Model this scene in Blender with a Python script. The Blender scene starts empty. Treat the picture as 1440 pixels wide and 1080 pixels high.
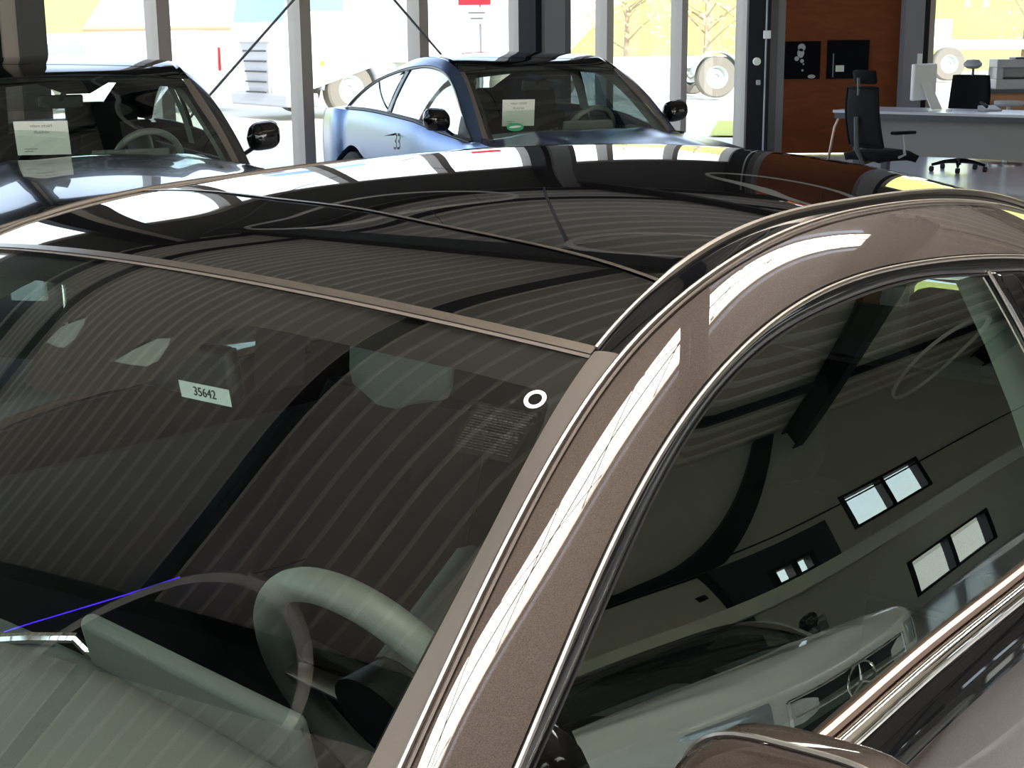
import bpy, bmesh, math, random
import numpy as np
from mathutils import Vector, Matrix
from mathutils.geometry import delaunay_2d_cdt
PI = math.pi
SC = bpy.context.scene
COL = SC.collection
random.seed(7)

# ------------------------------------------------------------------ camera, sky, sun, exposure
EYE = 1.60
cam_data = bpy.data.cameras.new('camera')
cam = bpy.data.objects.new('camera', cam_data); COL.objects.link(cam)
cam_data.sensor_fit = 'HORIZONTAL'; cam_data.sensor_width = 36.0
cam_data.lens = 36.0 * 2080 / 1440
cam_data.clip_start = 0.05; cam_data.clip_end = 600
_p = math.radians(13.357); _r = math.radians(-0.52)
Fw = Vector((0, math.cos(_p), -math.sin(_p))); R0 = Vector((1, 0, 0)); U0 = Vector((0, math.sin(_p), math.cos(_p)))
Rr = R0 * math.cos(_r) + U0 * math.sin(_r); Uu = U0 * math.cos(_r) - R0 * math.sin(_r)
cam.matrix_world = Matrix(((Rr.x, Uu.x, -Fw.x, 0), (Rr.y, Uu.y, -Fw.y, 0), (Rr.z, Uu.z, -Fw.z, EYE), (0, 0, 0, 1)))
SC.camera = cam

world = bpy.data.worlds.new('sky'); SC.world = world; world.use_nodes = True
wn = world.node_tree.nodes; wl = world.node_tree.links
sky = wn.new('ShaderNodeTexSky'); sky.sky_type = 'NISHITA'; sky.sun_disc = False
sky.sun_elevation = math.radians(38); sky.sun_rotation = math.radians(150); sky.air_density = 1.0; sky.dust_density = 1.5; sky.ozone_density = 2.0
bg = wn['Background']; bg.inputs['Strength'].default_value = 0.48
hs = wn.new('ShaderNodeHueSaturation'); hs.inputs['Saturation'].default_value = 0.6
wl.new(sky.outputs[0], hs.inputs['Color']); wl.new(hs.outputs[0], bg.inputs['Color'])

sun_d = bpy.data.lights.new('sun', 'SUN'); sun_d.energy = 4.8; sun_d.angle = math.radians(0.6); sun_d.color = (1.0, 0.95, 0.86)
sun = bpy.data.objects.new('sun', sun_d); COL.objects.link(sun)
sun.rotation_euler = Vector((0.40, -0.775, 0.46)).to_track_quat('Z', 'Y').to_euler()

SC.view_settings.view_transform = 'Standard'; SC.view_settings.look = 'None'
SC.view_settings.exposure = 0.75; SC.view_settings.gamma = 1.0
SC.view_settings.use_curve_mapping = False
SC.cycles.max_bounces = 12; SC.cycles.transparent_max_bounces = 24; SC.cycles.diffuse_bounces = 5
SC.cycles.glossy_bounces = 6; SC.cycles.caustics_reflective = False; SC.cycles.caustics_refractive = False
SC.cycles.sample_clamp_indirect = 6.0; SC.cycles.use_denoising = True

# ------------------------------------------------------------------ materials
def mat(name, col, rough=0.5, metal=0.0, spec=0.5, coat=0.0, coat_r=0.03, ior=None, emit=None, estr=0.0, noise=None, bump=None):
    m = bpy.data.materials.new(name); m.use_nodes = True
    n = m.node_tree.nodes; l = m.node_tree.links; b = n['Principled BSDF']
    b.inputs['Base Color'].default_value = (*col, 1); b.inputs['Roughness'].default_value = rough
    b.inputs['Metallic'].default_value = metal; b.inputs['Specular IOR Level'].default_value = spec
    b.inputs['Coat Weight'].default_value = coat; b.inputs['Coat Roughness'].default_value = coat_r
    if ior: b.inputs['IOR'].default_value = ior
    if emit: b.inputs['Emission Color'].default_value = (*emit, 1); b.inputs['Emission Strength'].default_value = estr
    if noise:                                   # (scale, dark factor, light factor)
        t = n.new('ShaderNodeTexCoord'); q = n.new('ShaderNodeTexNoise'); q.inputs['Scale'].default_value = noise[0]; q.inputs['Detail'].default_value = 5
        mx = n.new('ShaderNodeMix'); mx.data_type = 'RGBA'
        l.new(t.outputs['Object'], q.inputs['Vector']); l.new(q.outputs['Fac'], mx.inputs['Factor'])
        mx.inputs['A'].default_value = (*[c * noise[1] for c in col], 1); mx.inputs['B'].default_value = (*[min(1, c * noise[2]) for c in col], 1)
        l.new(mx.outputs['Result'], b.inputs['Base Color'])
    if bump:                                    # (scale, strength)
        t = n.new('ShaderNodeTexCoord'); q = n.new('ShaderNodeTexNoise'); q.inputs['Scale'].default_value = bump[0]; q.inputs['Detail'].default_value = 4
        bp = n.new('ShaderNodeBump'); bp.inputs['Strength'].default_value = bump[1]; bp.inputs['Distance'].default_value = 0.002
        l.new(t.outputs['Object'], q.inputs['Vector']); l.new(q.outputs['Fac'], bp.inputs['Height']); l.new(bp.outputs[0], b.inputs['Normal'])
    return m

def glass(name, tint, r0, gcol=(1, 1, 1), rough=0.0):
    """a thin pane: tinted see-through with a Schlick reflection that is the same from both sides"""
    m = bpy.data.materials.new(name); m.use_nodes = True
    n = m.node_tree.nodes; l = m.node_tree.links; n.remove(n['Principled BSDF'])
    out = n['Material Output']; tr = n.new('ShaderNodeBsdfTransparent'); gl = n.new('ShaderNodeBsdfGlossy'); mx = n.new('ShaderNodeMixShader')
    tr.inputs[0].default_value = (*tint, 1); gl.inputs[0].default_value = (*gcol, 1); gl.inputs['Roughness'].default_value = rough
    lw = n.new('ShaderNodeLayerWeight'); lw.inputs['Blend'].default_value = 0.5
    pw = n.new('ShaderNodeMath'); pw.operation = 'POWER'; pw.inputs[1].default_value = 5
    ml = n.new('ShaderNodeMath'); ml.operation = 'MULTIPLY_ADD'; ml.inputs[1].default_value = 1 - r0; ml.inputs[2].default_value = r0
    l.new(lw.outputs['Facing'], pw.inputs[0]); l.new(pw.outputs[0], ml.inputs[0]); l.new(ml.outputs[0], mx.inputs[0])
    l.new(tr.outputs[0], mx.inputs[1]); l.new(gl.outputs[0], mx.inputs[2]); l.new(mx.outputs[0], out.inputs['Surface'])
    return m

def flake_paint(name, col, rough=0.5, metal=0.3):
    m = mat(name, col, rough, metal, 0.15, coat=1.0, coat_r=0.012); m.node_tree.nodes['Principled BSDF'].inputs['Coat IOR'].default_value = 1.65
    n = m.node_tree.nodes; l = m.node_tree.links; b = n['Principled BSDF']
    t = n.new('ShaderNodeTexCoord'); v = n.new('ShaderNodeTexNoise'); v.inputs['Scale'].default_value = 900; v.inputs['Detail'].default_value = 2
    mx = n.new('ShaderNodeMix'); mx.data_type = 'RGBA'; mr = n.new('ShaderNodeMapRange')
    mr.inputs['From Min'].default_value = 0.35; mr.inputs['From Max'].default_value = 0.65
    l.new(t.outputs['Object'], v.inputs['Vector']); l.new(v.outputs['Fac'], mr.inputs['Value']); l.new(mr.outputs[0], mx.inputs['Factor'])
    mx.inputs['A'].default_value = (*[c * 0.7 for c in col], 1); mx.inputs['B'].default_value = (*[min(1, c * 1.35) for c in col], 1)
    l.new(mx.outputs['Result'], b.inputs['Base Color'])
    return m

M = dict(
    paint=flake_paint('brown_metallic_paint', (0.046, 0.032, 0.026)),
    paint_black=mat('black_paint', (0.006, 0.006, 0.007), 0.25, 0, 0.5, coat=1, coat_r=0.01),
    paint_blue=mat('satin_blue_paint', (0.10, 0.16, 0.30), 0.27, 0.75, 0.5, coat=0.35, coat_r=0.2),
    paint_white=mat('white_paint', (0.72, 0.74, 0.72), 0.3, 0, 0.5, coat=1, coat_r=0.02),
    roofglass=mat('black_roof_glass', (0.004, 0.004, 0.004), 0.006, 0, 0.5, ior=1.9),
    frit=mat('black_frit', (0.012, 0.010, 0.009), 0.5, 0, 0.2),
    windshield=glass('windshield_glass', (0.76, 0.82, 0.77), 0.085),
    sideglass=glass('green_side_glass', (0.48, 0.57, 0.52), 0.17, (0.90, 1.0, 0.94)),
    reardark=glass('darkened_rear_glass', (0.05, 0.06, 0.055), 0.085),  # tint darkened to hide the bright yard behind the rear cabin
    bgglass=glass('car_glass', (0.80, 0.88, 0.84), 0.08),
    bgsheen=glass('car_side_glass', (0.22, 0.30, 0.33), 0.50),
    pane=glass('window_pane', (0.96, 0.985, 0.97), 0.06),
    rubber=mat('grey_brown_rubber', (0.16, 0.135, 0.12), 0.38, 0, 0.5, bump=(700, 0.15)),
    darkrubber=mat('black_rubber', (0.012, 0.011, 0.011), 0.45, 0, 0.4),
    glossblack=mat('gloss_black', (0.005, 0.005, 0.006), 0.04, 0, 0.5),
    satin=mat('satin_aluminium_trim', (0.42, 0.37, 0.335), 0.34, 1.0),
    chrome=mat('chrome', (0.80, 0.78, 0.76), 0.05, 1.0),
    copper=mat('rose_tinted_seal', (0.30, 0.21, 0.17), 0.3, 0.7),
    leather=mat('black_leather', (0.010, 0.011, 0.011), 0.42, 0, 0.5, bump=(420, 0.3)),
    seatblack=mat('black_seat_cloth', (0.008, 0.009, 0.009), 0.9, 0, 0.1, bump=(420, 0.3)),
    dashtop=mat('dashboard_leather', (0.125, 0.14, 0.13), 0.5, 0, 0.45, bump=(380, 0.3)),
    wheelrim=mat('grey_wheel_leather', (0.16, 0.18, 0.165), 0.38, 0, 0.5, bump=(500, 0.25)),
    liner=mat('grey_headliner', (0.20, 0.22, 0.20), 0.9),
    cabin=mat('cabin_plastic', (0.03, 0.032, 0.032), 0.6),
    red=mat('red_leather', (0.30, 0.02, 0.015), 0.5),
    paper=mat('white_paper', (0.82, 0.84, 0.76), 0.7),
    sticker=mat('mint_white_sticker', (0.85, 0.95, 0.90), 0.5),
    ink=mat('black_ink', (0.02, 0.02, 0.02), 0.6),
    inkgrey=mat('grey_ink', (0.25, 0.26, 0.25), 0.6),
    green=mat('green_sticker', (0.05, 0.45, 0.20), 0.4),
    tyre=mat('tyre_rubber', (0.02, 0.02, 0.02), 0.8),
    alloy=mat('alloy', (0.35, 0.35, 0.36), 0.3, 0.9),
    lamp=mat('headlamp_glass', (0.5, 0.55, 0.58), 0.08, 0.4, coat=1),
    redlamp=mat('tail_lamp_red', (0.35, 0.01, 0.01), 0.1, 0, coat=1),
    grille=mat('grille_dark', (0.02, 0.025, 0.024), 0.3, 0.3),
    skylight=mat('glowing_skylight_fill', (0.8, 0.8, 0.8), 0.5, emit=(1.0, 0.96, 0.88), estr=24.0),  # the pane glows itself: added to brighten the hall and the roof-rail stripe
    rib=mat('lit_tone_deck_rib', (0.88, 0.81, 0.69), 0.6),  # paler than the deck: window light on the rib sides put into the colour
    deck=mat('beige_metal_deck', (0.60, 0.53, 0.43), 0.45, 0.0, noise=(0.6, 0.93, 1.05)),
    beam=mat('dark_steel_beam', (0.008, 0.009, 0.014), 0.55, 0.0, 0.2),
    greysteel=mat('grey_painted_steel', (0.19, 0.19, 0.21), 0.45),
    darkgrey=mat('charcoal_steel', (0.075, 0.075, 0.08), 0.5),
    mullion=mat('grey_beige_aluminium', (0.40, 0.36, 0.33), 0.4, 0.2),
    floor=mat('pale_tile_floor', (0.62, 0.63, 0.66), 0.24, 0, 0.5, noise=(0.8, 0.92, 1.05)),
    plaster=mat('beige_plaster', (0.56, 0.52, 0.44), 0.85, noise=(1.2, 0.95, 1.03)),
    cream=mat('cream_beam_cladding', (0.88, 0.83, 0.70), 0.7),
    tealwall=mat('teal_panel', (0.05, 0.16, 0.13), 0.6),
    darkwall=mat('navy_wall_panel', (0.012, 0.014, 0.022), 0.5),
    ring=mat('ring_lamp_white', (0.85, 0.80, 0.72), 0.4),
    cable=mat('steel_cable', (0.16, 0.17, 0.18), 0.4, 0.6),
    desk=mat('desk_top_laminate', (0.55, 0.55, 0.60), 0.25),
    deskgrey=mat('desk_grey_panel', (0.23, 0.21, 0.20), 0.5),
    deskleg=mat('desk_dark_leg', (0.06, 0.065, 0.075), 0.4),
    blackfab=mat('black_fabric', (0.008, 0.008, 0.009), 0.9, 0, 0.15, bump=(300, 0.3)),
    mesh=mat('dark_mesh_fabric', (0.018, 0.018, 0.02), 0.9, 0, 0.1),
    blackprint=mat('black_print', (0.004, 0.004, 0.006), 0.8, 0, 0.1),
    whiteplastic=mat('white_plastic', (0.85, 0.87, 0.87), 0.3),
    greyplastic=mat('grey_plastic', (0.42, 0.43, 0.46), 0.4),
    oak=mat('orange_cabinet_wood', (0.42, 0.19, 0.08), 0.45, noise=(3, 0.8, 1.15)),
    asphalt=mat('yard_concrete', (0.60, 0.57, 0.48), 0.9, noise=(0.4, 0.85, 1.1)),
    grass=mat('spring_grass', (0.42, 0.46, 0.10), 0.9, noise=(0.35, 0.7, 1.2)),
    leaf=mat('spring_leaves', (0.62, 0.58, 0.20), 0.9),
    branch=mat('bark', (0.30, 0.22, 0.15), 0.9),
    truck=mat('truck_white', (0.85, 0.86, 0.82), 0.35),
    truckgrey=mat('truck_grey', (0.30, 0.31, 0.35), 0.5),
    truckglass=mat('truck_glass', (0.16, 0.28, 0.42), 0.08),
    truckwheel=mat('truck_tyre', (0.14, 0.13, 0.11), 0.9),
    trucksteel=mat('truck_chassis', (0.45, 0.50, 0.48), 0.6),
    amber=mat('amber_reflector', (0.85, 0.40, 0.03), 0.4),
    roofsheet=mat('pale_roof_sheet', (0.62, 0.66, 0.70), 0.7),
    gutter=mat('brown_gutter', (0.40, 0.18, 0.12), 0.6),
    render=mat('pale_render', (0.72, 0.70, 0.60), 0.9),
    brick=mat('red_brick', (0.45, 0.20, 0.14), 0.9),
    signred=mat('sign_red', (0.75, 0.03, 0.05), 0.5),
    blue=mat('blue_neon', (0.05, 0.03, 0.6), 0.3, emit=(0.06, 0.02, 1.0), estr=9.0),
)
def wood_panel():
    m = mat('walnut_veneer', (0.20, 0.062, 0.02), 0.6, 0, 0.2)
    n = m.node_tree.nodes; l = m.node_tree.links; b = n['Principled BSDF']
    t = n.new('ShaderNodeTexCoord'); mp = n.new('ShaderNodeMapping'); mp.inputs['Scale'].default_value = (1.2, 1, 5)
    q = n.new('ShaderNodeTexNoise'); q.inputs['Scale'].default_value = 2.2; q.inputs['Detail'].default_value = 7; q.inputs['Distortion'].default_value = 0.8
    cr = n.new('ShaderNodeValToRGB'); cr.color_ramp.elements[0].color = (0.13, 0.030, 0.008, 1); cr.color_ramp.elements[1].color = (0.26, 0.070, 0.018, 1)
    l.new(t.outputs['Object'], mp.inputs[0]); l.new(mp.outputs[0], q.inputs['Vector']); l.new(q.outputs['Fac'], cr.inputs[0]); l.new(cr.outputs[0], b.inputs['Base Color'])
    return m
M['walnut'] = wood_panel()

# ------------------------------------------------------------------ helpers
def tag(o, label=None, cat=None, group=None, kind=None):
    if label: o['label'] = label
    if cat: o['category'] = cat
    if group: o['group'] = group
    if kind: o['kind'] = kind
    return o
def empty(name, loc=(0, 0, 0), rz=0.0, sc=1.0, **k):
    o = bpy.data.objects.new(name, None); COL.objects.link(o); o.location = loc; o.rotation_euler = (0, 0, rz); o.scale = (sc, sc, sc)
    o.empty_display_size = 0.1
    return tag(o, **k)
class MB:
    """collects verts and faces of ONE mesh object"""
    def __init__(s): s.v = []; s.f = []
    def add(s, vs, fs):
        b = len(s.v); s.v += [tuple(map(float, p)) for p in vs]; s.f += [tuple(b + i for i in f) for f in fs]; return s
    def box(s, x0, x1, y0, y1, z0, z1):
        v = [(x, y, z) for x in (x0, x1) for y in (y0, y1) for z in (z0, z1)]
        return s.add(v, [(0, 1, 3, 2), (4, 6, 7, 5), (0, 4, 5, 1), (2, 3, 7, 6), (0, 2, 6, 4), (1, 5, 7, 3)])
    def grid(s, P, closed_u=False, closed_v=False):
        """P[i][j] -> points"""
        P = np.asarray(P, float); a, b = P.shape[:2]; fs = []
        for i in range(a if closed_u else a - 1):
            for j in range(b if closed_v else b - 1):
                i2, j2 = (i + 1) % a, (j + 1) % b
                fs.append((i * b + j, i2 * b + j, i2 * b + j2, i * b + j2))
        return s.add(P.reshape(-1, 3), fs)
    def tube(s, pts, r, n=8, cap=True, flat=1.0):
        pts = [Vector(p) for p in pts]; rs = r if hasattr(r, '__len__') else [r] * len(pts); rings = []
        up = Vector((0, 0, 1)); prev = None
        for i, p in enumerate(pts):
            d = (pts[min(i + 1, len(pts) - 1)] - pts[max(i - 1, 0)]).normalized()
            a = prev - d * prev.dot(d) if prev else (up.cross(d) if abs(d.z) < 0.95 else Vector((1, 0, 0)).cross(d))
            a.normalize(); prev = a; b = d.cross(a)
            rings.append([p + (a * math.cos(t) + b * math.sin(t) * flat) * rs[i] for t in [2 * PI * k / n for k in range(n)]])
        s.grid([[tuple(q) for q in rg] for rg in rings], closed_v=True)
        if cap:
            o = len(s.v) - n * len(pts); s.f.append(tuple(o + k for k in range(n))[::-1]); s.f.append(tuple(len(s.v) - n + k for k in range(n)))
        return s
    def lathe(s, prof, c=(0, 0, 0), axis='z', n=32):
        P = []
        for r, h in prof:
            row = []
            for k in range(n):
                t = 2 * PI * k / n; x, y = r * math.cos(t), r * math.sin(t)
                q = {'z': (x, y, h), 'y': (x, h, y), 'x': (h, x, y)}[axis]
                row.append((c[0] + q[0], c[1] + q[1], c[2] + q[2]))
            P.append(row)
        return s.grid(P, closed_v=True)
    def ngon(s, pts): return s.add(pts, [tuple(range(len(pts)))])
    def prism(s, poly, d):
        """poly = list of 3D points (planar), extruded by vector d"""
        n = len(poly); a = [Vector(p) for p in poly]; b = [p + Vector(d) for p in a]
        return s.add([tuple(p) for p in a + b], [tuple(range(n))[::-1], tuple(range(n, 2 * n))] + [(i, (i + 1) % n, n + (i + 1) % n, n + i) for i in range(n)])
    def build(s, name, m, parent=None, smooth=True, bevel=0.0, loc=None, rz=0.0, solid=0.0, sub=0):
        me = bpy.data.meshes.new(name); me.from_pydata(s.v, [], s.f); me.update()
        bm = bmesh.new(); bm.from_mesh(me); bmesh.ops.recalc_face_normals(bm, faces=bm.faces); bm.to_mesh(me); bm.free()
        me.materials.append(m)
        if smooth:
            for p in me.polygons: p.use_smooth = True
            me.set_sharp_from_angle(angle=math.radians(38))
        o = bpy.data.objects.new(name, me); COL.objects.link(o)
        if parent: o.parent = parent
        if loc: o.location = loc
        o.rotation_euler = (0, 0, rz)
        if bevel:
            b = o.modifiers.new('bevel', 'BEVEL'); b.width = bevel; b.segments = 3; b.limit_method = 'ANGLE'; b.harden_normals = False
        if solid:
            q = o.modifiers.new('thickness', 'SOLIDIFY'); q.thickness = solid; q.offset = -1
        if sub:
            q = o.modifiers.new('subsurf', 'SUBSURF'); q.levels = sub; q.render_levels = sub
        return o
def text(name, body, size, m, mtx, parent=None, ext=0.0005, align='CENTER'):
    c = bpy.data.curves.new(name, 'FONT'); c.body = body; c.size = size; c.extrude = ext; c.align_x = align; c.align_y = 'CENTER'
    c.materials.append(m); o = bpy.data.objects.new(name, c); COL.objects.link(o)
    me = bpy.data.meshes.new_from_object(o); bpy.data.objects.remove(o); o = bpy.data.objects.new(name, me); COL.objects.link(o)
    if parent: o.parent = parent
    o.matrix_local = mtx
    return o
def frame_mtx(o, x, y):
    """matrix with origin o, local x and y along the given directions"""
    x = Vector(x).normalized(); z = x.cross(Vector(y)).normalized(); y = z.cross(x)
    return Matrix(((x.x, y.x, z.x, o[0]), (x.y, y.y, z.y, o[1]), (x.z, y.z, z.z, o[2]), (0, 0, 0, 1)))
def nspline(xs, ys):
    xs = np.array(xs, float); ys = np.array(ys, float); n = len(xs); h = np.diff(xs)
    A = np.zeros((n, n)); b = np.zeros(n); A[0, 0] = A[-1, -1] = 1
    for i in range(1, n - 1):
        A[i, i - 1] = h[i - 1]; A[i, i] = 2 * (h[i - 1] + h[i]); A[i, i + 1] = h[i]
        b[i] = 6 * ((ys[i + 1] - ys[i]) / h[i] - (ys[i] - ys[i - 1]) / h[i - 1])
    m = np.linalg.solve(A, b)
    def f(x):
        x = np.asarray(x, float); i = np.clip(np.searchsorted(xs, x) - 1, 0, n - 2); t = x - xs[i]
        return ys[i] + t * ((ys[i + 1] - ys[i]) / h[i] - h[i] * (2 * m[i] + m[i + 1]) / 6) + m[i] / 2 * t ** 2 + (m[i + 1] - m[i]) / (6 * h[i]) * t ** 3
    return f

# ------------------------------------------------------------------ the hall. u runs along the glazed wall, v towards it
UD = Vector((0.629, 0.777, 0)); VD = Vector((-0.777, 0.629, 0)); HALL = math.atan2(0.777, 0.629)
def W(u, v, z=0.0): return tuple(UD * u + VD * v + Vector((0, 0, z)))
def hall(name, mb, m, kind='structure', **k):
    o = mb.build(name, m, **k); o.rotation_euler = (0, 0, HALL)
    if kind: o['kind'] = kind
    return o
U0h, U1h, VA, VB, HC = -9.0, 27.0, 9.86, -8.0, 5.0
SKY_L = (-2.6, 8.3, 0.12, 0.54)     # skylight opening: u0, u1, v0, v1
#@HALL
# floor and yard
mb = MB(); mb.box(U0h - 0.3, 33, VB - 0.2, VA + 0.1, -0.2, 0.0)
hall('floor', mb, M['floor'], smooth=False)
def uend(v): return (19.62 - 0.629 * v) / 0.777
def ugird(v): return -0.9 + (v + 7.9) / 17.46 * 8.15
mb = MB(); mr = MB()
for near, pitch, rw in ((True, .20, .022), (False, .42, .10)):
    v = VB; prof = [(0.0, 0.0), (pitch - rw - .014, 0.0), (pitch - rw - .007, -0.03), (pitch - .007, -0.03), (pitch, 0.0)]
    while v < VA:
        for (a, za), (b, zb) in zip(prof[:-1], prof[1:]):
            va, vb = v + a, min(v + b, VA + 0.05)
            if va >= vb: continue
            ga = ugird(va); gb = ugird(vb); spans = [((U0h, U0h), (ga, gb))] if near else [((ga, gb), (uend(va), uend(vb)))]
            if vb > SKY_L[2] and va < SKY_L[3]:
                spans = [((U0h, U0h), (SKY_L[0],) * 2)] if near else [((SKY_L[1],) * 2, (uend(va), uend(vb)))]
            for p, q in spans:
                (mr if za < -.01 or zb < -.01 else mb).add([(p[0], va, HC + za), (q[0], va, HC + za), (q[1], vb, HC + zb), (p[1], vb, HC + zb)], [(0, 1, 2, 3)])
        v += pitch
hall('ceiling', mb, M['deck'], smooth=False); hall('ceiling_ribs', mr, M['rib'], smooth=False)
ntrim = [0]
def trim(mb, m, **k):
    ntrim[0] += 1; return hall('trim_%d' % ntrim[0], mb, m, smooth=False, **k)
# roof beams across the hall, purlins along it, columns of the glazed wall
def girder(a, b, w=0.17, z0=4.50, z1=4.91):
    """I-beam from (u, v) a to b"""
    a = Vector((*a, 0)); b = Vector((*b, 0)); n = Vector((0, 0, 1)).cross(b - a).normalized(); mb = MB()
    for o, p, q in ((w, z0, z0 + .03), (w, z1 - .03, z1), (.012, z0 + .02, z1 - .02)):
        mb.prism([(*(a - n * o).xy, p), (*(a + n * o).xy, p), (*(a + n * o).xy, q), (*(a - n * o).xy, q)], b - a)
    trim(mb, M['beam'])
girder((-.40, 1.0), (.27, VA - .3), .2); girder((-0.9, VB + .1), (7.25, VA - .3)); girder((12.6, VA - .3), (12.6, 5.2)); girder((-6, VB + .1), (-6, VA - .3))
girder((10.3, VB + .2), (10.3, -3.2)); girder((9.8, 1.3), (5.3, -1.7), .2); girder((18.4, VB + .2), (18.4, 5.0))
for vp, wd in ((3.6, 0.10), (9.2, 0.12), (7.9, 0.05), (1.0, 0.05), (-6.2, 0.08)):
    mb = MB(); mb.box(U0h, uend(vp) - 0.1, vp - wd / 2, vp + wd / 2, 4.80, 4.93); trim(mb, M['beam'])
# skylight kerb
a0, a1, b0, b1 = SKY_L
mb = MB(); mb.box(a0 - .06, a0, b0 - .06, b1 + .06, 4.93, 5.4); mb.box(a1, a1 + .06, b0 - .06, b1 + .06, 4.93, 5.4); mb.box(a0, a1, b0 - .06, b0, 4.93, 5.4); mb.box(a0, a1, b1, b1 + .06, 4.93, 5.4)
trim(mb, M['deck'])
mb = MB(); vm = (b0 + b1) / 2
mb.box(a0, a1, vm - .011, vm + .011, 5.05, 5.07)
for k in range(9): mb.tube([(a0 + 1.21 * k, b0, 5.1), (a0 + 1.21 * (k + .9), b1, 5.1)], .011, 5)
for k in range(5): mb.tube([(a0 + 2.2 * k + .4, b1, 5.12), (a0 + 2.2 * (k + .8), b0, 5.12)], .009, 5)
trim(mb, M['beam'])
win_sk = MB().add([(a0, b0, 5.2), (a1, b0, 5.2), (a1, b1, 5.2), (a0, b1, 5.2)], [(0, 1, 2, 3)]); hall('window_0', win_sk, M['skylight'], smooth=False)  # self-glowing pane added as fill, in place of open sky
def column(u, v, w, d, m_face=None):
    mb = MB(); mb.box(u - w / 2, u + w / 2, v - d / 2, v - d / 2 + 0.02, 0, 4.9); mb.box(u - w / 2, u + w / 2, v + d / 2 - 0.02, v + d / 2, 0, 4.9); mb.box(u - 0.012, u + 0.012, v - d / 2, v + d / 2, 0, 4.9)
    return mb
for uc in (-6.3, -0.1, 12.14):
    mb = MB(); mb.box(uc, uc + .34, 9.36, 9.62, 0, 4.9); trim(mb, M['greysteel'])
    mb = MB(); mb.box(uc - .10, uc, 9.40, 9.62, 0, 4.9); trim(mb, M['beam'])
    mb = MB(); mb.box(uc + .34, uc + .52, 9.42, 9.62, 0, 4.9); trim(mb, M['darkgrey'])
mb = MB(); mb.box(6.13, 6.34, 9.36, 9.62, 0, 4.9); trim(mb, M['darkgrey'])
mb = MB(); mb.box(6.01, 6.13, 9.40, 9.62, 0, 4.9); trim(mb, M['mullion'])
mb = MB(); mb.box(5.7, 6.01, 9.42, 9.62, 0, 4.9); trim(mb, M['beam'])
# glazed wall: posts, panes
win_n = [0]
def glazed(u0, u1, v, z0, z1, pw=0.13, depth=0.16, axis='u', mid=None, m='mullion'):
    """one bay: frame (posts and rails) with its pane as a child"""
    win_n[0] += 1; mb = MB()
    def bx(a0, a1, zz0, zz1):
        if axis == 'u': mb.box(a0, a1, v - depth / 2, v + depth / 2, zz0, zz1)
        else: mb.box(v - depth / 2, v + depth / 2, a0, a1, zz0, zz1)
    bx(u0 - pw / 2, u0 + pw / 2, z0, z1); bx(u0, u1, z0, z0 + 0.08); bx(u0, u1, z1 - 0.10, z1)
    if mid: bx(u0, u1, mid - 0.03, mid + 0.03)
    o = hall('window_%d' % win_n[0], mb, M[m], smooth=False)
    g = MB()
    if axis == 'u': g.add([(u0, v, z0), (u1, v, z0), (u1, v, z1), (u0, v, z1)], [(0, 1, 2, 3)])
    else: g.add([(v, u0, z0), (v, u1, z0), (v, u1, z1), (v, u0, z1)], [(0, 1, 2, 3)])
    p = g.build('window_pane', M['pane'], smooth=False); p.parent = o
    return o
for i in range(-10, 6):
    glazed(7.71 + 1.542 * i, 7.71 + 1.542 * (i + 1), VA, 0.0, 3.62)
mb = MB(); mb.box(16.90, 17.04, VA - 0.1, VA + 0.1, 0, 5); trim(mb, M['mullion'])
mb = MB(); mb.box(U0h, 17.1, VA - 0.08, VA + 0.12, 3.62, 5.1); hall('wall_back', mb, M['darkgrey'], smooth=False)
for i in range(12):
    if i * 1.5 + VB < VA - 1: glazed(VB + 1.5 * i, VB + 1.5 * (i + 1), U0h, 0.0, 4.2, axis='v')
mb = MB(); mb.box(U0h - 0.1, U0h + 0.1, VB, VA, 4.2, 5.1); hall('wall_left', mb, M['darkgrey'], smooth=False)
# wall on the side behind the photographer: glazed at one end, plastered with small windows at the other
for i in range(8): glazed(U0h + 1.5 * i, U0h + 1.5 * (i + 1), VB, 0.0, 4.4)
mb = MB(); mb.box(U0h, 3.0, VB - 0.1, VB + 0.1, 4.4, 5.1); hall('wall_front', mb, M['plaster'], smooth=False)
def wall_holes(u0, u1, z0, z1, holes, v0, v1):
    us = sorted({u0, u1, *[h[0] for h in holes], *[h[1] for h in holes]}); zs = sorted({z0, z1, *[h[2] for h in holes], *[h[3] for h in holes]})
    mb = MB()
    for a, b in zip(us[:-1], us[1:]):
        for c, d in zip(zs[:-1], zs[1:]):
            cu, cz = (a + b) / 2, (c + d) / 2
            if not any(h[0] < cu < h[1] and h[2] < cz < h[3] for h in holes): mb.box(a, b, v0, v1, c, d)
    return mb
HOLES = [(10.5, 13.7, 2.35, 3.15), (11.6, 15.1, 0.25, 1.10), (7.9, 9.1, 2.05, 2.42)]
mb = wall_holes(3.0, 31.5, 0, 5.1, HOLES, VB - 0.15, VB + 0.1); hall('wall_right', mb, M['plaster'], smooth=False)
for h in HOLES:
    win_n[0] += 1; mb = MB(); n = 2; f = 0.06
    mb.box(h[0], h[1], VB - 0.1, VB + 0.13, h[2], h[2] + f); mb.box(h[0], h[1], VB - 0.1, VB + 0.13, h[3] - f, h[3])
    for k in range(n + 1):
        c = h[0] + (h[1] - h[0]) * k / n; c = min(max(c, h[0] + .08), h[1] - .08); mb.box(c - .08, c + .08, VB - 0.1, VB + 0.13, h[2], h[3])
    o = hall('window_%d' % win_n[0], mb, M['beam'], smooth=False)
    p = MB().add([(h[0], VB, h[2]), (h[1], VB, h[2]), (h[1], VB, h[3]), (h[0], VB, h[3])], [(0, 1, 2, 3)]).build('window_pane', M['pane'], smooth=False); p.parent = o
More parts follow.
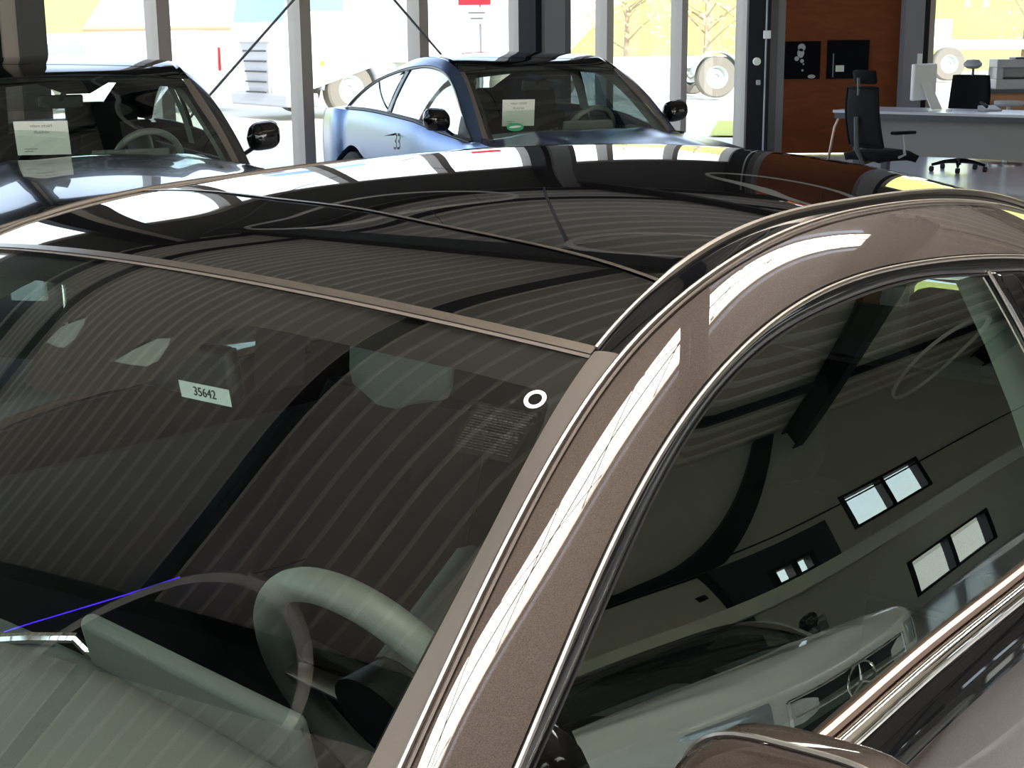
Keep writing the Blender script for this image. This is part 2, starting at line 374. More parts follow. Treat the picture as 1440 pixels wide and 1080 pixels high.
mb = MB(); mb.box(3.2, 22.0, VB + 0.1, VB + 0.45, 1.74, 2.02); trim(mb, M['cream'])
mb = MB(); mb.box(3.0, 7.4, VB + 0.1, VB + 0.16, 0.0, 1.73); trim(mb, M['darkwall'])
mb = MB(); mb.box(7.3, 9.8, VB + 0.1, VB + 0.13, 2.42, 2.85); mb.box(7.3, 7.9, VB + 0.1, VB + 0.13, 2.03, 2.42); mb.box(9.1, 9.8, VB + 0.1, VB + 0.13, 2.03, 2.42); trim(mb, M['darkwall'])
mb = MB(); mb.box(4.0, 6.4, VB + 0.1, VB + 0.14, 2.03, 2.5); trim(mb, M['tealwall'])
mb = MB(); mb.box(3.0, 24.0, VB + 0.12, VB + 0.15, 2.98, 3.01); trim(mb, M['beam'])
mb = MB(); mb.prism([(9.3, VB + .1, 4.95), (9.9, VB + .1, 4.95), (7.4, VB + .1, 2.86), (6.9, VB + .1, 2.86)], (0, .16, 0)); trim(mb, M['beam'])
dm = MB(); dm.box(6.5, 7.2, VB + 0.1, VB + 0.15, 2.03, 2.8); d1 = hall('door_1', dm, M['plaster'], smooth=False)
dm = MB(); dm.box(6.45, 6.50, VB + 0.09, VB + 0.17, 2.03, 2.84); dm.box(7.2, 7.25, VB + 0.09, VB + 0.17, 2.03, 2.84); dm.box(6.5, 7.2, VB + 0.09, VB + 0.17, 2.8, 2.84); dm.build('door_frame', M['beam'], d1, smooth=False)
dm = MB(); dm.box(7.08, 7.11, VB + 0.15, VB + 0.2, 2.35, 2.45); dm.build('door_handle', M['beam'], d1, smooth=False)
tv = MB(); tv.box(8.0, 8.7, VB + 0.1, VB + 0.15, 0.75, 1.15); o = hall('wall_screen', tv, M['glossblack'], kind=None, smooth=False); tag(o, 'dark wall screen below the cream band on the plastered side wall', 'screen')

# end wall with walnut panel, seen square on
YB = 19.6
def wbox(name, x0, x1, y0, y1, z0, z1, m, kind='structure', **k):
    mb = MB(); mb.box(x0, x1, y0, y1, z0, z1); o = mb.build(name, m, smooth=False, **k)
    if kind: o['kind'] = kind
    return o
def tr(x0, x1, y0, y1, z0, z1, m):
    ntrim[0] += 1; return wbox('trim_%d' % ntrim[0], x0, x1, y0, y1, z0, z1, m)
tr(3.02, 3.30, 19.15, 19.3, 0, 5, M['beam'])
tr(3.30, 3.40, 19.2, 19.5, 0, 5, M['darkgrey'])
tr(3.40, 3.52, 19.35, 19.62, 0, 5, M['greysteel'])
wbox('wall_panel', 3.50, 5.10, 19.72, 19.80, 0.02, 5.0, M['walnut'])
tr(4.98, 5.22, 19.1, 19.34, 0, 5, M['greysteel'])
tr(5.20, 5.34, 19.3, 19.5, 0, 5, M['beam'])
wbox('wall_end', 10.6, 25.8, YB, YB + 0.2, 0, 5.1, M['plaster'])
wbox('wall_lintel', 5.3, 10.6, YB, YB + 0.2, 3.6, 5.1, M['darkgrey'])
for k, (a, b) in enumerate(((5.34, 7.9), (7.9, 10.6))):
    win_n[0] += 1; mb = MB(); mb.box(a, a + 0.13, YB - .08, YB + .08, 0, 3.6); mb.box(a, b, YB - .08, YB + .08, 0, 0.08); mb.box(a, b, YB - .08, YB + .08, 3.5, 3.6)
    o = mb.build('window_%d' % win_n[0], M['mullion'], smooth=False); o['kind'] = 'structure'
    MB().add([(a, YB, 0), (b, YB, 0), (b, YB, 3.6), (a, YB, 3.6)], [(0, 1, 2, 3)]).build('window_pane', M['pane'], o, smooth=False)
# conduit, sockets
o = MB().tube([(3.24, 19.12, 0.0), (3.24, 19.12, 4.8)], 0.012).build('conduit_pipe', M['greyplastic']); tag(o, 'thin grey conduit pipe running down the black corner post', 'pipe')
s = MB(); s.box(3.2, 3.29, 19.06, 19.12, 1.5, 1.6); o = s.build('socket_box', M['whiteplastic'], bevel=0.008); tag(o, 'small white socket box on the conduit, upper one of the corner post', 'socket')
o = MB().lathe([(0, -.02), (.045, -.02), (.05, 0), (.05, .03)], (3.13, 19.1, 1.22), 'y', 20).build('wall_sensor', M['paper']); tag(o, 'round pale sensor on the black corner post', 'sensor')
s = MB(); s.box(3.13, 3.18, 19.08, 19.14, 0.93, 0.99); o = s.build('key_switch', M['greyplastic'], bevel=0.006); tag(o, 'tiny grey key switch below the round sensor', 'switch')
s = MB(); s.box(5.15, 5.2, 19.04, 19.1, 1.12, 1.3); o = s.build('wall_switch', M['paper'], bevel=0.006); tag(o, 'cream wall switch on the post beside the white monitor', 'switch')

# pictures on the walnut panel
def picture(x0, x1, z0, z1, label):
    t = empty('picture', ((x0 + x1) / 2, 19.70, z0), label=label, cat=None, group='dark pictures on the walnut panel'); t['category'] = 'picture'; w = (x1 - x0) / 2; h = z1 - z0
    b = MB(); b.box(-w, w, -0.02, 0.02, 0, h); b.build('canvas', M['blackprint'], t, bevel=0.004, smooth=False)
    return t, w, h
def blob(t, x, z, rx, rz, m, name='highlight'):
    MB().ngon([(x + rx * math.cos(a), -0.0215, z + rz * math.sin(a)) for a in [2 * PI * k / 16 for k in range(16)]]).build(name, m, t, smooth=False)
t, w, h = picture(3.55, 4.05, 0.98, 1.46, 'square black picture with pale grey spots on the walnut panel beside the corner post')
for x, z, rx, rz in ((0.0, .40, .05, .05), (-.01, .33, .045, .06), (-.06, .26, .03, .03), (0.01, .23, .025, .025), (.03, .19, .012, .012), (.02, .11, .015, .015), (.14, .03, .05, .025)): blob(t, x, z, rx, rz, M['greyplastic'])
t, w, h = picture(4.14, 4.68, 0.98, 1.47, 'square black picture with a small white label, hung behind the mesh office chair')
b = MB(); b.box(-.16, -.05, -.023, -.02, .09, .17); b.build('small_label', M['paper'], t, smooth=False)
b = MB(); b.box(-.20, -.185, -.022, -.02, .02, .32); b.build('highlight', M['greysteel'], t, smooth=False)

# cross bracing of the glazed wall
for (ua, za, ub, zb, lb) in ((6.75, 0.1, 12.6, 4.7, 'thin steel brace cable rising past the truck grille'), (12.6, 0.1, 6.75, 4.7, 'thin steel brace cable falling towards the roof of the blue coupe')):
    o = MB().tube([(ua, VA - 0.16 - (0.02 if ua < 8 else 0), za), (ub, VA - 0.16 - (0.02 if ua < 8 else 0), zb)], 0.012).build('brace_cable', M['cable']); o.rotation_euler = (0, 0, HALL)
    tag(o, lb, 'cable', 'brace cables of the glazed wall')
o = MB().tube([(11.0, 8.8, 4.55), (5.4, 4.6, 4.55)], 0.015).build('brace_cable', M['cable']); o.rotation_euler = (0, 0, HALL); tag(o, 'dark brace cable slanting under the ceiling deck', 'cable')

# ring pendant lamps
def ring_lamp(u, v, z, r, label):
    t = empty('ring_lamp', W(u, v, z), HALL, label=label, group='ring pendant lamps under the ceiling'); t['category'] = 'pendant lamp'
    MB().lathe([(r, -.03), (r, .03), (r - .045, .03), (r - .045, -.03), (r, -.03)], n=72).build('ring', M['ring'], t)
    for k in range(3):
        a = 2 * PI * k / 3; MB().tube([(r * .98 * math.cos(a), r * .98 * math.sin(a), .03), (r * .98 * math.cos(a), r * .98 * math.sin(a), HC - z - .07)], 0.003, 6).build('wire', M['cable'], t)
for a in ((7.7, 8.1, 4.3, 1.2, 'ring pendant lamp mirrored whole in the glass roof panel'), (16.3, 8.45, 4.3, 1.15, 'ring pendant lamp hung in front of the walnut panel'),
          (5.5, 3.4, 4.3, 1.0, 'ring pendant lamp mirrored at the silver roof strip'), (-0.72, 2.74, 4.3, 1.04, 'ring pendant lamp mirrored large in the windscreen of the brown coupe'),
          (13.5, -5.9, 4.3, 1.1, 'ring pendant lamp mirrored in the side window of the brown coupe')): ring_lamp(*a)

for (a, b, lb) in (((-.26, 4.20), (.24, 3.18), 'blue neon tube mirrored as a bright streak low in the windscreen'),):
    o = MB().tube([(a[0], a[1], 4.86 if a[1] > 5 else 4.42), (b[0], b[1], 4.86 if a[1] > 5 else 4.42)], .005).build('neon_tube', M['blue']); o.rotation_euler = (0, 0, HALL); tag(o, lb, 'lamp')
# ------------------------------------------------------------------ the yard outside
g = MB(); g.add([(-120, -120, -0.06), (160, -120, -0.06), (160, 180, -0.06), (-120, 180, -0.06)], [(0, 1, 2, 3)]); o = g.build('ground', M['asphalt'], smooth=False); o['kind'] = 'structure'
def hill(name, xs, y0, y1, zf, m, n=24):
    P = [[(x, y0 + (y1 - y0) * k / n, zf(x, k / n)) for k in range(n + 1)] for x in np.linspace(xs[0], xs[1], n)]
    o = MB().grid(P).build(name, m); o['kind'] = 'structure'; return o
hill('hill_left', (-70, -6), 56, 120, lambda x, k: -0.5 + 9 * k * max(0, (-8 - x) / 40) ** .8 + .3 * math.sin(x * 1.3 + k * 9), M['grass'])
hill('hill_right', (4, 90), 58, 120, lambda x, k: -0.3 + 16 * k * min(1, max(0, (x - 4) / 20)) + .4 * math.sin(x * .9 + k * 7), M['grass'])
g = MB(); g.add([(3.2, 24.0, -0.03), (6.2, 23.2, -0.03), (7.5, 26.5, -0.03), (3.9, 28, -0.03)], [(0, 1, 2, 3)]); o = g.build('grass_verge', M['grass'], smooth=False); tag(o, kind='structure')

def shed(x0, x1, y0, depth, eave, ridge, label):
    t = empty('shed', ((x0 + x1) / 2, y0, -2.0), label=label); t['category'] = 'building'; w = (x1 - x0) / 2
    b = MB(); b.box(-w, w, 0, depth, 0, eave + 2); b.build('wall', M['render'], t, smooth=False)
    b = MB(); e = eave + 2; r = ridge + 2
    b.add([(-w - .4, -.5, e), (w + .4, -.5, e), (w + .4, depth / 2, r), (-w - .4, depth / 2, r), (-w - .4, depth + .5, e), (w + .4, depth + .5, e)], [(0, 1, 2, 3), (3, 2, 5, 4)]); b.build('roof', M['roofsheet'], t, smooth=False, solid=0.12)
    b = MB(); b.tube([(-w - .4, -.55, e - .05), (w + .4, -.55, e - .05)], .09); b.build('gutter', M['gutter'], t)
    return t
shed(-16.8, 1.5, 62, 26, 1.95, 7.0, 'long pale shed with brown gutter behind the white truck')

def tree(x, y, h, sp, label, seed):
    rnd = random.Random(seed); t = empty('tree', (x, y, -0.1), label=label, group='bare spring trees on the slope'); t['category'] = 'tree'
    tr_ = MB(); tr_.tube([(0, 0, 0), (.05, 0, h * .4), (.0, .1, h)], [.12, .08, .02], 7); tips = []
    for k in range(22):
        z = h * rnd.uniform(.2, .95); a = rnd.uniform(0, 2 * PI); L = sp * rnd.uniform(.5, 1); p = Vector((0, 0, z)); q = p + Vector((L * math.cos(a) * .5, L * math.sin(a) * .5, L * .3)); r = q + Vector((L * math.cos(a + .4) * .5, L * math.sin(a + .4) * .5, L * .35))
        tr_.tube([p, q, r], [.035, .022, .006], 5); tips += [q, r, (q + r) / 2]
    tr_.build('trunk', M['branch'], t)
    lf = MB()
    for k in range(900):
        c = rnd.choice(tips) + Vector([rnd.gauss(0, sp * .22) for _ in range(3)]); s = rnd.uniform(.06, .13); d1 = Vector([rnd.gauss(0, 1) for _ in range(3)]).normalized() * s; d2 = d1.orthogonal().normalized() * s * .6
        lf.add([c - d1, c + d2, c + d1, c - d2], [(0, 1, 2, 3)])
    lf.build('leaves', M['leaf'], t, smooth=False)
tree(6.1, 47, 5.5, 2.2, 'leafy orange-yellow tree above the trailer wheel', 1)
tree(4.0, 52, 5.0, 2.0, 'smaller yellow tree over the trailer frame', 2)
tree(17.0, 50, 6.5, 2.6, 'yellow tree seen above the office printer', 3)
tree(11.6, 57, 6.0, 2.4, 'yellow tree seen above the white monitor', 4)
tree(8.6, 50, 6.5, 2.5, 'yellow tree hidden half behind the corner post', 5)

def road_wheel(parent, x, y, r, w, side, mt='truckwheel', mr='trucksteel', loc_z=None):
    z = r if loc_z is None else loc_z; yo = y + side * w / 2
    o = MB().lathe([(r * .55, -w / 2), (r * .93, -w / 2), (r, -w * .38), (r, w * .38), (r * .93, w / 2), (r * .55, w / 2)], (x, y, z), 'y', 40).build('tyre', M[mt], parent)
    MB().lathe([(0, -side * w * .05), (r * .16, 0), (r * .18, side * w * .18), (r * .30, side * w * .12), (r * .42, side * w * .05), (r * .50, side * w * .42), (r * .56, side * w * .49)], (x, y, z), 'y', 40).build('rim', M[mr], o)
    return o
# white lorry tractor
t = empty('lorry', (-5.04, 30.2, 0.0), math.radians(36), label='white lorry with grey grille parked beyond the glazed wall'); t['category'] = 'truck'
cabp = [(0.10, .45), (0.0, 1.0), (0.02, 1.65), (0.12, 1.95), (.32, 3.1), (.5, 3.65), (2.2, 3.8), (2.25, .95), (2.0, .95)]
def cabring(s): return [(x, 1.25 * s, z) for x, z in cabp]
mb = MB(); P = []
for yy, ins in ((-1.25, .10), (-1.18, .0), (1.18, .0), (1.25, .10)): P.append([(x + (ins if x < 1 else -ins), yy, z) for x, z in cabp])
mb.grid(P, closed_v=True); mb.ngon(P[0]); mb.ngon(P[-1]); mb.build('cab', M['truck'], t)
b = MB(); b.add([(-.03, -.66, 1.5), (-.03, .66, 1.5), (.0, .60, 1.45), (.08, .42, .42), (.08, -.42, .42), (.0, -.60, 1.45)], [(0, 1, 2, 5), (5, 2, 3, 4)]); b.build('grille', M['truckgrey'], t, smooth=False, solid=.05)
g_ = t.children[-1]
for k in range(5): bb = MB(); bb.box(-.05, -.02, -.5 + .02 * k, .5 - .02 * k, 1.28 - .2 * k, 1.31 - .2 * k); bb.build('slat', M['ink'], g_, smooth=False)
b = MB(); b.add([(.05, -1.08, 1.86), (.05, 1.08, 1.86), (.29, 1.02, 3.05), (.29, -1.02, 3.05)], [(0, 1, 2, 3)]); b.build('windscreen', M['truckglass'], t, smooth=False, solid=.02)
b = MB(); b.box(.35, 1.3, -1.265, -1.255, 2.05, 2.9); b.build('side_window', M['truckglass'], t, smooth=False)
b = MB(); b.box(0.04, .5, -1.2, -.75, .62, .85); b.build('headlamp', M['lamp'], t, bevel=.02)
b = MB(); b.box(0.04, .5, .75, 1.2, .62, .85); b.build('headlamp', M['lamp'], t, bevel=.02)
b = MB(); b.box(0.0, .7, -1.24, 1.24, .22, .48); b.build('bumper', M['truckgrey'], t, bevel=.04)
b = MB(); b.box(2.2, 7.0, -.45, -.35, .75, 1.0); b.box(2.2, 7.0, .35, .45, .75, 1.0); b.build('chassis', M['trucksteel'], t, smooth=False)
b = MB(); P = [[(1.45 + .68 * math.cos(a), yy, .5 + .68 * math.sin(a)) for a in np.linspace(0.05, PI - .05, 16)] for yy in (-1.28, -.9)]; b.grid(P); b.build('wheel_arch', M['truckgrey'], t, solid=.04)
road_wheel(t, 1.45, -1.08, .52, .3, -1); road_wheel(t, 1.45, 1.08, .52, .3, 1); road_wheel(t, 5.6, -1.0, .52, .4, -1); road_wheel(t, 5.6, 1.0, .52, .4, 1)
b = MB(); b.box(2.9, 6.9, -1.25, 1.25, 1.1, 3.7); b.build('box_body', M['truck'], t, bevel=.03)
text('lettering', 'IVECO', .26, M['greyplastic'], frame_mtx((-.01, 0, 1.70), (0, -1, 0), (.05, 0, 1)), t)
b = MB(); b.box(.75, .82, -1.30, -1.25, 1.0, 1.1); b.build('side_marker', M['amber'], t, smooth=False)
# trailer
t = empty('trailer', (5.04, 37.3, 0.0), math.radians(8), label='empty lorry trailer frame with one big wheel, under the orange-yellow trees'); t['category'] = 'trailer'
b = MB(); b.box(-4.4, 1.6, -.06, .06, .72, .98); b.box(-4.4, 1.6, 1.9, 2.0, .72, .98)
for k in range(7): b.box(-4.2 + .9 * k, -4.1 + .9 * k, -.05, 2.0, .80, .92)
b.build('frame', M['trucksteel'], t, smooth=False)
b = MB(); b.box(-3.6, -1.0, -.1, -.02, .45, .72); b.build('side_guard', M['truckgrey'], t, smooth=False)
road_wheel(t, 0, -.2, .5, .35, -1); road_wheel(t, 0, 2.1, .5, .35, 1); road_wheel(t, -3.9, 0.2, .5, .35, -1)
b = MB(); P = [[(.62 * math.cos(a), yy, .5 + .62 * math.sin(a)) for a in np.linspace(0.1, PI - .1, 16)] for yy in (-.42, 0)]; b.grid(P); b.build('mudguard', M['trucksteel'], t, solid=.03)
for k in (-2.9, -.9): b = MB(); b.box(k, k + .1, -.12, -.07, .60, .70); b.build('side_marker', M['amber'], t, smooth=False)
t = empty('trailer', (13.9, 48.3, 0.0), math.radians(4), label='far trailer wheel and deck seen behind the white monitor'); t['category'] = 'trailer'
b = MB(); b.box(-1.2, 8, -.1, 2, .95, 1.25); b.build('frame', M['trucksteel'], t, smooth=False); road_wheel(t, 0, -.3, .52, .35, -1); b = MB(); b.box(-1.4, .2, 0, 2, 1.25, 1.9); b.build('tool_box', M['truck'], t, bevel=.03)
# white van behind the black car
t = empty('van', (-8.7, 34.0, 0.0), math.radians(5), label='white van with red tail lamp parked behind the black car'); t['category'] = 'van'
vp = [(-2.3, .35), (-2.35, .9), (-2.2, 1.35), (-1.9, 1.66), (1.7, 1.72), (2.1, 1.55), (2.3, 1.0), (2.3, .35)]
P = [[(x * (1 - i_), y, z - i_ * .6 * (z > 1)) for x, z in vp] for y, i_ in ((-.95, .04), (-.85, 0), (.85, 0), (.95, .04))]
mb = MB().grid(P, closed_v=True); mb.ngon(P[0]); mb.ngon(P[-1]); mb.build('body', M['truck'], t)
b = MB(); b.add([(-1.9, -.97, 1.0), (-.6, -.97, 1.0), (-.6, -.94, 1.45), (-1.7, -.94, 1.45)], [(0, 1, 2, 3)]); b.build('side_window', M['truckglass'], t, smooth=False, solid=.01)
b = MB(); b.box(2.24, 2.30, -.97, -.9, .85, 1.35); b.build('tail_lamp', M['redlamp'], t, bevel=.01); road_wheel(t, -1.5, -.85, .33, .22, -1); road_wheel(t, 1.5, -.85, .33, .22, -1); road_wheel(t, -1.5, .85, .33, .22, 1); road_wheel(t, 1.5, .85, .33, .22, 1)
# road sign
t = empty('road_sign', (-.48, 22.4, -0.05), label='white board below a red panel on a thin pole behind the blue coupe'); t['category'] = 'sign'
MB().tube([(0.06, .03, 0), (0.06, .03, 3.2)], .02, 10).build('pole', M['greyplastic'], t)
b = MB(); b.box(-.26, .22, -.02, 0, 2.05, 2.6); b.build('red_panel', M['signred'], t, smooth=False); b = MB(); b.box(-.16, .17, -.02, 0, 1.78, 2.02); b.build('board', M['paper'], t, smooth=False)
b = MB(); b.box(-.11, .13, -.024, -.02, 1.93, 1.95); b.box(-.08, .10, -.024, -.02, 1.85, 1.87); b.build('text_lines', M['inkgrey'], t, smooth=False)

# ------------------------------------------------------------------ office corner
def office_chair(loc, rz, label, mesh_back=True):
    t = empty('office_chair', loc, rz, label=label, group='black office chairs at the desk'); t['category'] = 'chair'
    MB().tube([(0, 0, .07), (0, 0, .26)], .03, 12).build('stem', M['darkgrey'], t)
    b = MB()
    for k in range(5):
        a = 2 * PI * k / 5 + .3; b.tube([(0, 0, .12), (.16 * math.cos(a), .16 * math.sin(a), .11), (.31 * math.cos(a), .31 * math.sin(a), .075)], [.03, .022, .016], 8)
    st = b.build('star_base', M['glossblack'], t)
    for k in range(5):
        a = 2 * PI * k / 5 + .3; MB().lathe([(0, -.02), (.03, -.02), (.03, .02), (0, .02)], (.31 * math.cos(a), .31 * math.sin(a), .03), 'y', 16).build('caster', M['tyre'], st)
    b = MB(); P = []
    for x in np.linspace(-.25, .25, 9):
        P.append([(x, y, .44 + .05 * (1 - (abs(x) / .27) ** 4) * (1 - (abs(y) / .27) ** 4) + (-.02 if x > .2 else 0)) for y in np.linspace(-.25, .25, 9)])
    b.grid(P); b.build('seat', M['blackfab'], t, solid=.07)
    sh = lambda s: -.24 - .05 * math.sin(s * 2.4) - .04 * s
    P = [[(sh(s) - .05 * (y / .23) ** 2 * -1, y * (1 - .12 * s ** 3), .52 + .55 * s) for y in np.linspace(-.23, .23, 9)] for s in np.linspace(0, 1, 9)]
    MB().grid(P).build('backrest', M['mesh'] if mesh_back else M['blackfab'], t, solid=.025)
    bf = t.children[-1]
    rim = [P[i][0] for i in range(9)] + [P[8][j] for j in range(1, 9)] + [P[i][8] for i in range(7, -1, -1)] + [P[0][j] for j in range(7, 0, -1)]
    MB().tube(rim + rim[:1], .014, 8, cap=False).build('back_frame', M['blackfab'], bf)
    MB().tube([(-.05, 0, .40), (-.22, 0, .36), (-.31, 0, .50), (-.33, 0, .80)], .022, 8).build('back_support', M['darkgrey'], t)
    for s in (-1, 1):
        MB().tube([(0.0, s * .24, .42), (0.02, s * .30, .45), (-.02, s * .30, .64)], .014, 8).build('arm_post', M['greyplastic'], t)
        b = MB(); b.box(-.14, .12, s * .30 - .04, s * .30 + .04, .64, .67); b.build('armrest', M['blackfab'], t, bevel=.012)
    MB().tube([(-.31, 0, 1.0), (-.32, 0, 1.16)], .016, 8).build('headrest_post', M['darkgrey'], t)
    return t
ch = office_chair((3.56, 14.3, 0), math.radians(28), 'black mesh office chair standing in front of the desk, turned to it')
P = [[(-.30 + .03 * (y / .14) ** 2 + .01 * math.cos(s * PI), y, 1.10 + .13 * s) for y in np.linspace(-.165, .165, 7)] for s in np.linspace(0, 1, 5)]
MB().grid(P).build('headrest', M['blackfab'], ch, solid=.05, sub=1)
ch = office_chair((5.18, 17.2, 0), math.radians(-125), 'black office chair with a pale oval headrest, behind the desk', False)
MB().lathe([(0, -.055), (.06, -.05), (.10, -.02), (.105, .01), (.07, .05), (0, .06)], (-.30, 0, 1.20), 'z', 20).build('headrest', M['greyplastic'], ch)

t = empty('desk', (3.55, 16.5, 0), HALL - PI / 2, label='long grey office desk with dark slab legs by the end wall'); t['category'] = 'desk'
b = MB(); b.box(0, 2.9, 0, .9, .715, .745); b.build('desktop', M['desk'], t, bevel=.006, smooth=False)
b = MB(); b.box(0.02, 2.88, .01, .05, .655, .715); b.build('apron', M['deskleg'], t, smooth=False)
b = MB(); b.box(.25, 2.65, .16, .18, .27, .70); b.build('modesty_panel', M['deskgrey'], t, smooth=False)
for x in (.22, 2.55):
    MB().prism([(x, .05, .70), (x + .12, .05, .70), (x + .09, .05, 0), (x + .03, .05, 0)], (0, .10, 0)).build('leg', M['deskleg'], t, smooth=False)
    MB().prism([(x, .75, .70), (x + .12, .75, .70), (x + .09, .75, 0), (x + .03, .75, 0)], (0, .10, 0)).build('leg', M['deskleg'], t, smooth=False)
o = MB().tube([(3.68, 16.62, .72), (3.60, 16.6, .55), (3.55, 16.62, .2), (3.53, 16.7, .01)], .016, 8).build('power_cable', M['copper']); tag(o, 'pinkish power cable hanging from the end of the desk to the floor', 'cable')
def on_desk(a, d): q = Matrix.Rotation(HALL - PI / 2, 4, 'Z') @ Vector((a, d, 0)); return (3.55 + q.x, 16.5 + q.y, .745)
t = empty('monitor', on_desk(.80, .55), math.radians(42), label='white monitor seen from behind, on the end of the desk'); t['category'] = 'monitor'
b = MB(); b.box(-.22, .22, -.02, .03, .10, .49); b.build('screen', M['whiteplastic'], t, bevel=.015)
MB().prism([(-.09, .02, .34), (.09, .02, .34), (.10, -.17, 0.003), (-.10, -.17, 0.003)], (0, -.012, .004)).build('stand', M['whiteplastic'], t)
t = empty('desk_phone', on_desk(1.55, .55), math.radians(10), label='low grey desk phone lying on the desk before the black chair'); t['category'] = 'phone'
MB().prism([(-.10, -.08, 0), (-.10, .08, 0), (-.10, .08, .06), (-.10, -.08, .02)], (.2, 0, 0)).build('base', M['greyplastic'], t, bevel=.008); MB().tube([(-.07, -.07, .05), (-.07, 0, .075), (-.07, .07, .085)], .018, 8).build('handset', M['ink'], t)
t = empty('mouse', on_desk(1.2, .3), 0, label='small white mouse lying near the desk edge'); t['category'] = 'mouse'
MB().lathe([(.0, .03), (.02, .026), (.03, .012), (.03, .001)], n=16).build('shell', M['whiteplastic'], t)
t = empty('sideboard', (6.75, 18.75, 0), math.radians(-3), label='orange wood sideboard with a dark top under the printer'); t['category'] = 'cabinet'
b = MB(); b.box(-.92, .9, -.22, .22, .05, .82); b.build('body', M['oak'], t, bevel=.004, smooth=False)
for k in (-1, 1): b = MB(); b.box(-.9 if k < 0 else .01, -.01 if k < 0 else .88, -.24, -.22, .08, .80); d_ = b.build('door', M['oak'], t, bevel=.004, smooth=False); b = MB(); b.box(-.08 * (k < 0) + .05 * (k > 0) - .01, -.08 * (k < 0) + .05 * (k > 0) + .01, -.26, -.24, .5, .62); b.build('handle', M['alloy'], d_, smooth=False)
b = MB(); b.box(-.96, .94, -.26, .24, .82, .87); b.build('top', M['deskleg'], t, smooth=False)
t = empty('printer', (6.32, 18.7, .87), math.radians(-3), label='grey and white printer standing on the orange sideboard'); t['category'] = 'printer'
b = MB(); b.box(-.33, .30, -.20, .20, 0, .12); b.box(-.33, -.25, -.20, .20, .12, .26); b.box(-.33, .30, .0, .20, .12, .26); b.box(-.33, .30, -.20, .20, .26, .36); b.build('housing', M['greyplastic'], t, bevel=.008, smooth=False)
b = MB(); b.box(-.25, .28, -.18, 0, .12, .14); b.build('output_tray', M['ink'], t, smooth=False); b = MB(); b.box(-.1, .28, -.15, .15, .36, .385); b.build('scanner_lid', M['deskleg'], t, bevel=.008, smooth=False)
t = empty('stacking_stool', (5.95, 17.9, 0), 0, label='low stool with a pale round rim in front of the orange sideboard'); t['category'] = 'stool'
MB().lathe([(0, .70), (.15, .70), (.17, .72), (.17, .755), (.15, .76), (0, .75)], n=24).build('seat', M['greyplastic'], t); MB().tube([(0, 0, .0), (0, 0, .70)], .03, 10).build('leg', M['alloy'], t); MB().lathe([(0, .02), (.2, .0), (.2, .02), (0, .04)], n=24).build('base', M['alloy'], t)
# ------------------------------------------------------------------ cars. local x runs to the rear, y to the car's right, z up; x = 0 at the windscreen header
YE = nspline([-1.2, -.6, -.3, 0, .15, .3, .6, 1.2, 1.7, 2.1], [.80, .712, .655, .600, .594, .590, .578, .545, .51, .48])
KX = [-.9, -.6, -.35, -.2, -.06, .04, .16, .3, .5, .8, 1.15, 1.5, 1.9, 2.15]
ZE = nspline(KX, [.62, .84, 1.0477, 1.1563, 1.2594, 1.317, 1.3631, 1.3884, 1.393, 1.3811, 1.325, 1.215, 1.05, .95])
ZD = nspline(KX, [.60, .83, 1.0569, 1.1755, 1.2659, 1.3148, 1.3559, 1.3821, 1.3899, 1.3707, 1.305, 1.19, 1.03, .93])
ZFAR = nspline(KX, [.62, .85, 1.06, 1.17, 1.268, 1.309, 1.336, 1.352, 1.362, 1.368, 1.325, 1.215, 1.05, .95])
ZC = nspline(KX, [.66, .892, 1.089, 1.198, 1.297, 1.344, 1.372, 1.396, 1.414, 1.420, 1.390, 1.295, 1.09, .99])
BOW = nspline([-.9, -.6, -.3, 0, .3, .8, 1.3, 1.9, 2.15], [.24, .19, .12, .05, .01, 0, -.04, -.12, -.15])
ZW = nspline([-.62, -.35, -.2, -.06, .04, .16, .3, .5, .77, 1.0, 1.3, 1.5, 1.65, 1.85], [.79, 1.009, 1.1314, 1.2242, 1.273, 1.3122, 1.3346, 1.3364, 1.313, 1.274, 1.195, 1.11, 1.03, .90])
ZG = nspline([-.62, -.35, -.2, -.06, .04, .16, .3, .5, .66, .77, 1.0, 1.3, 1.5, 1.62, 1.8], [.76, .972, 1.0901, 1.1925, 1.2478, 1.2884, 1.3081, 1.3124, 1.298, 1.287, 1.249, 1.168, 1.085, 1.025, .90])
ZB = nspline([-.7, -.3, .062, .152, .25, .452, .8, 1.3, 1.65, 1.95], [.845, .890, .936, .952, .966, .981, .998, 1.01, 1.005, 1.0])
TB = nspline([-1.3, -.8, -.35, -.1, .1, .3, .6, 1.2, 2], [.15, .11, .080, .060, .037, .024, .022, .034, .08])
SPL = nspline([-1, -.86, -.62, -.36, -.1, .18, .55, 1], [.1156, .134, .154, .174, .199, .217, .254, .30])
def TUM(x, z, o=0.0):
    k = (z - .95) / .38
    return .862 - .16 * k + .07 * k * (1 - k) - TB(x) + o
def TOP(s, v, sym=False, off=0.0):
    s = np.asarray(s, float); v = np.asarray(v, float); zn = ZE(s); zf = zn if sym else ZFAR(s); zc = ZC(s)
    z = zc + (zf - zn) / 2 * v + ((zf + zn) / 2 - zc) * v * v
    return np.stack([s - BOW(s) * (1 - v * v) + 0 * z, v * YE(s), z + off], -1)
def topgrid(s0, s1, ns, nv, sym, off=0.0, v0=-1, v1=1):
    V = np.linspace(v0, v1, nv); rows = []
    for t in np.linspace(0, 1, ns):
        a = s0(V) if callable(s0) else s0 + 0 * V; b = s1(V) if callable(s1) else s1 + 0 * V
        rows.append(TOP(a + (b - a) * t, V, sym, off))
    return np.array(rows)
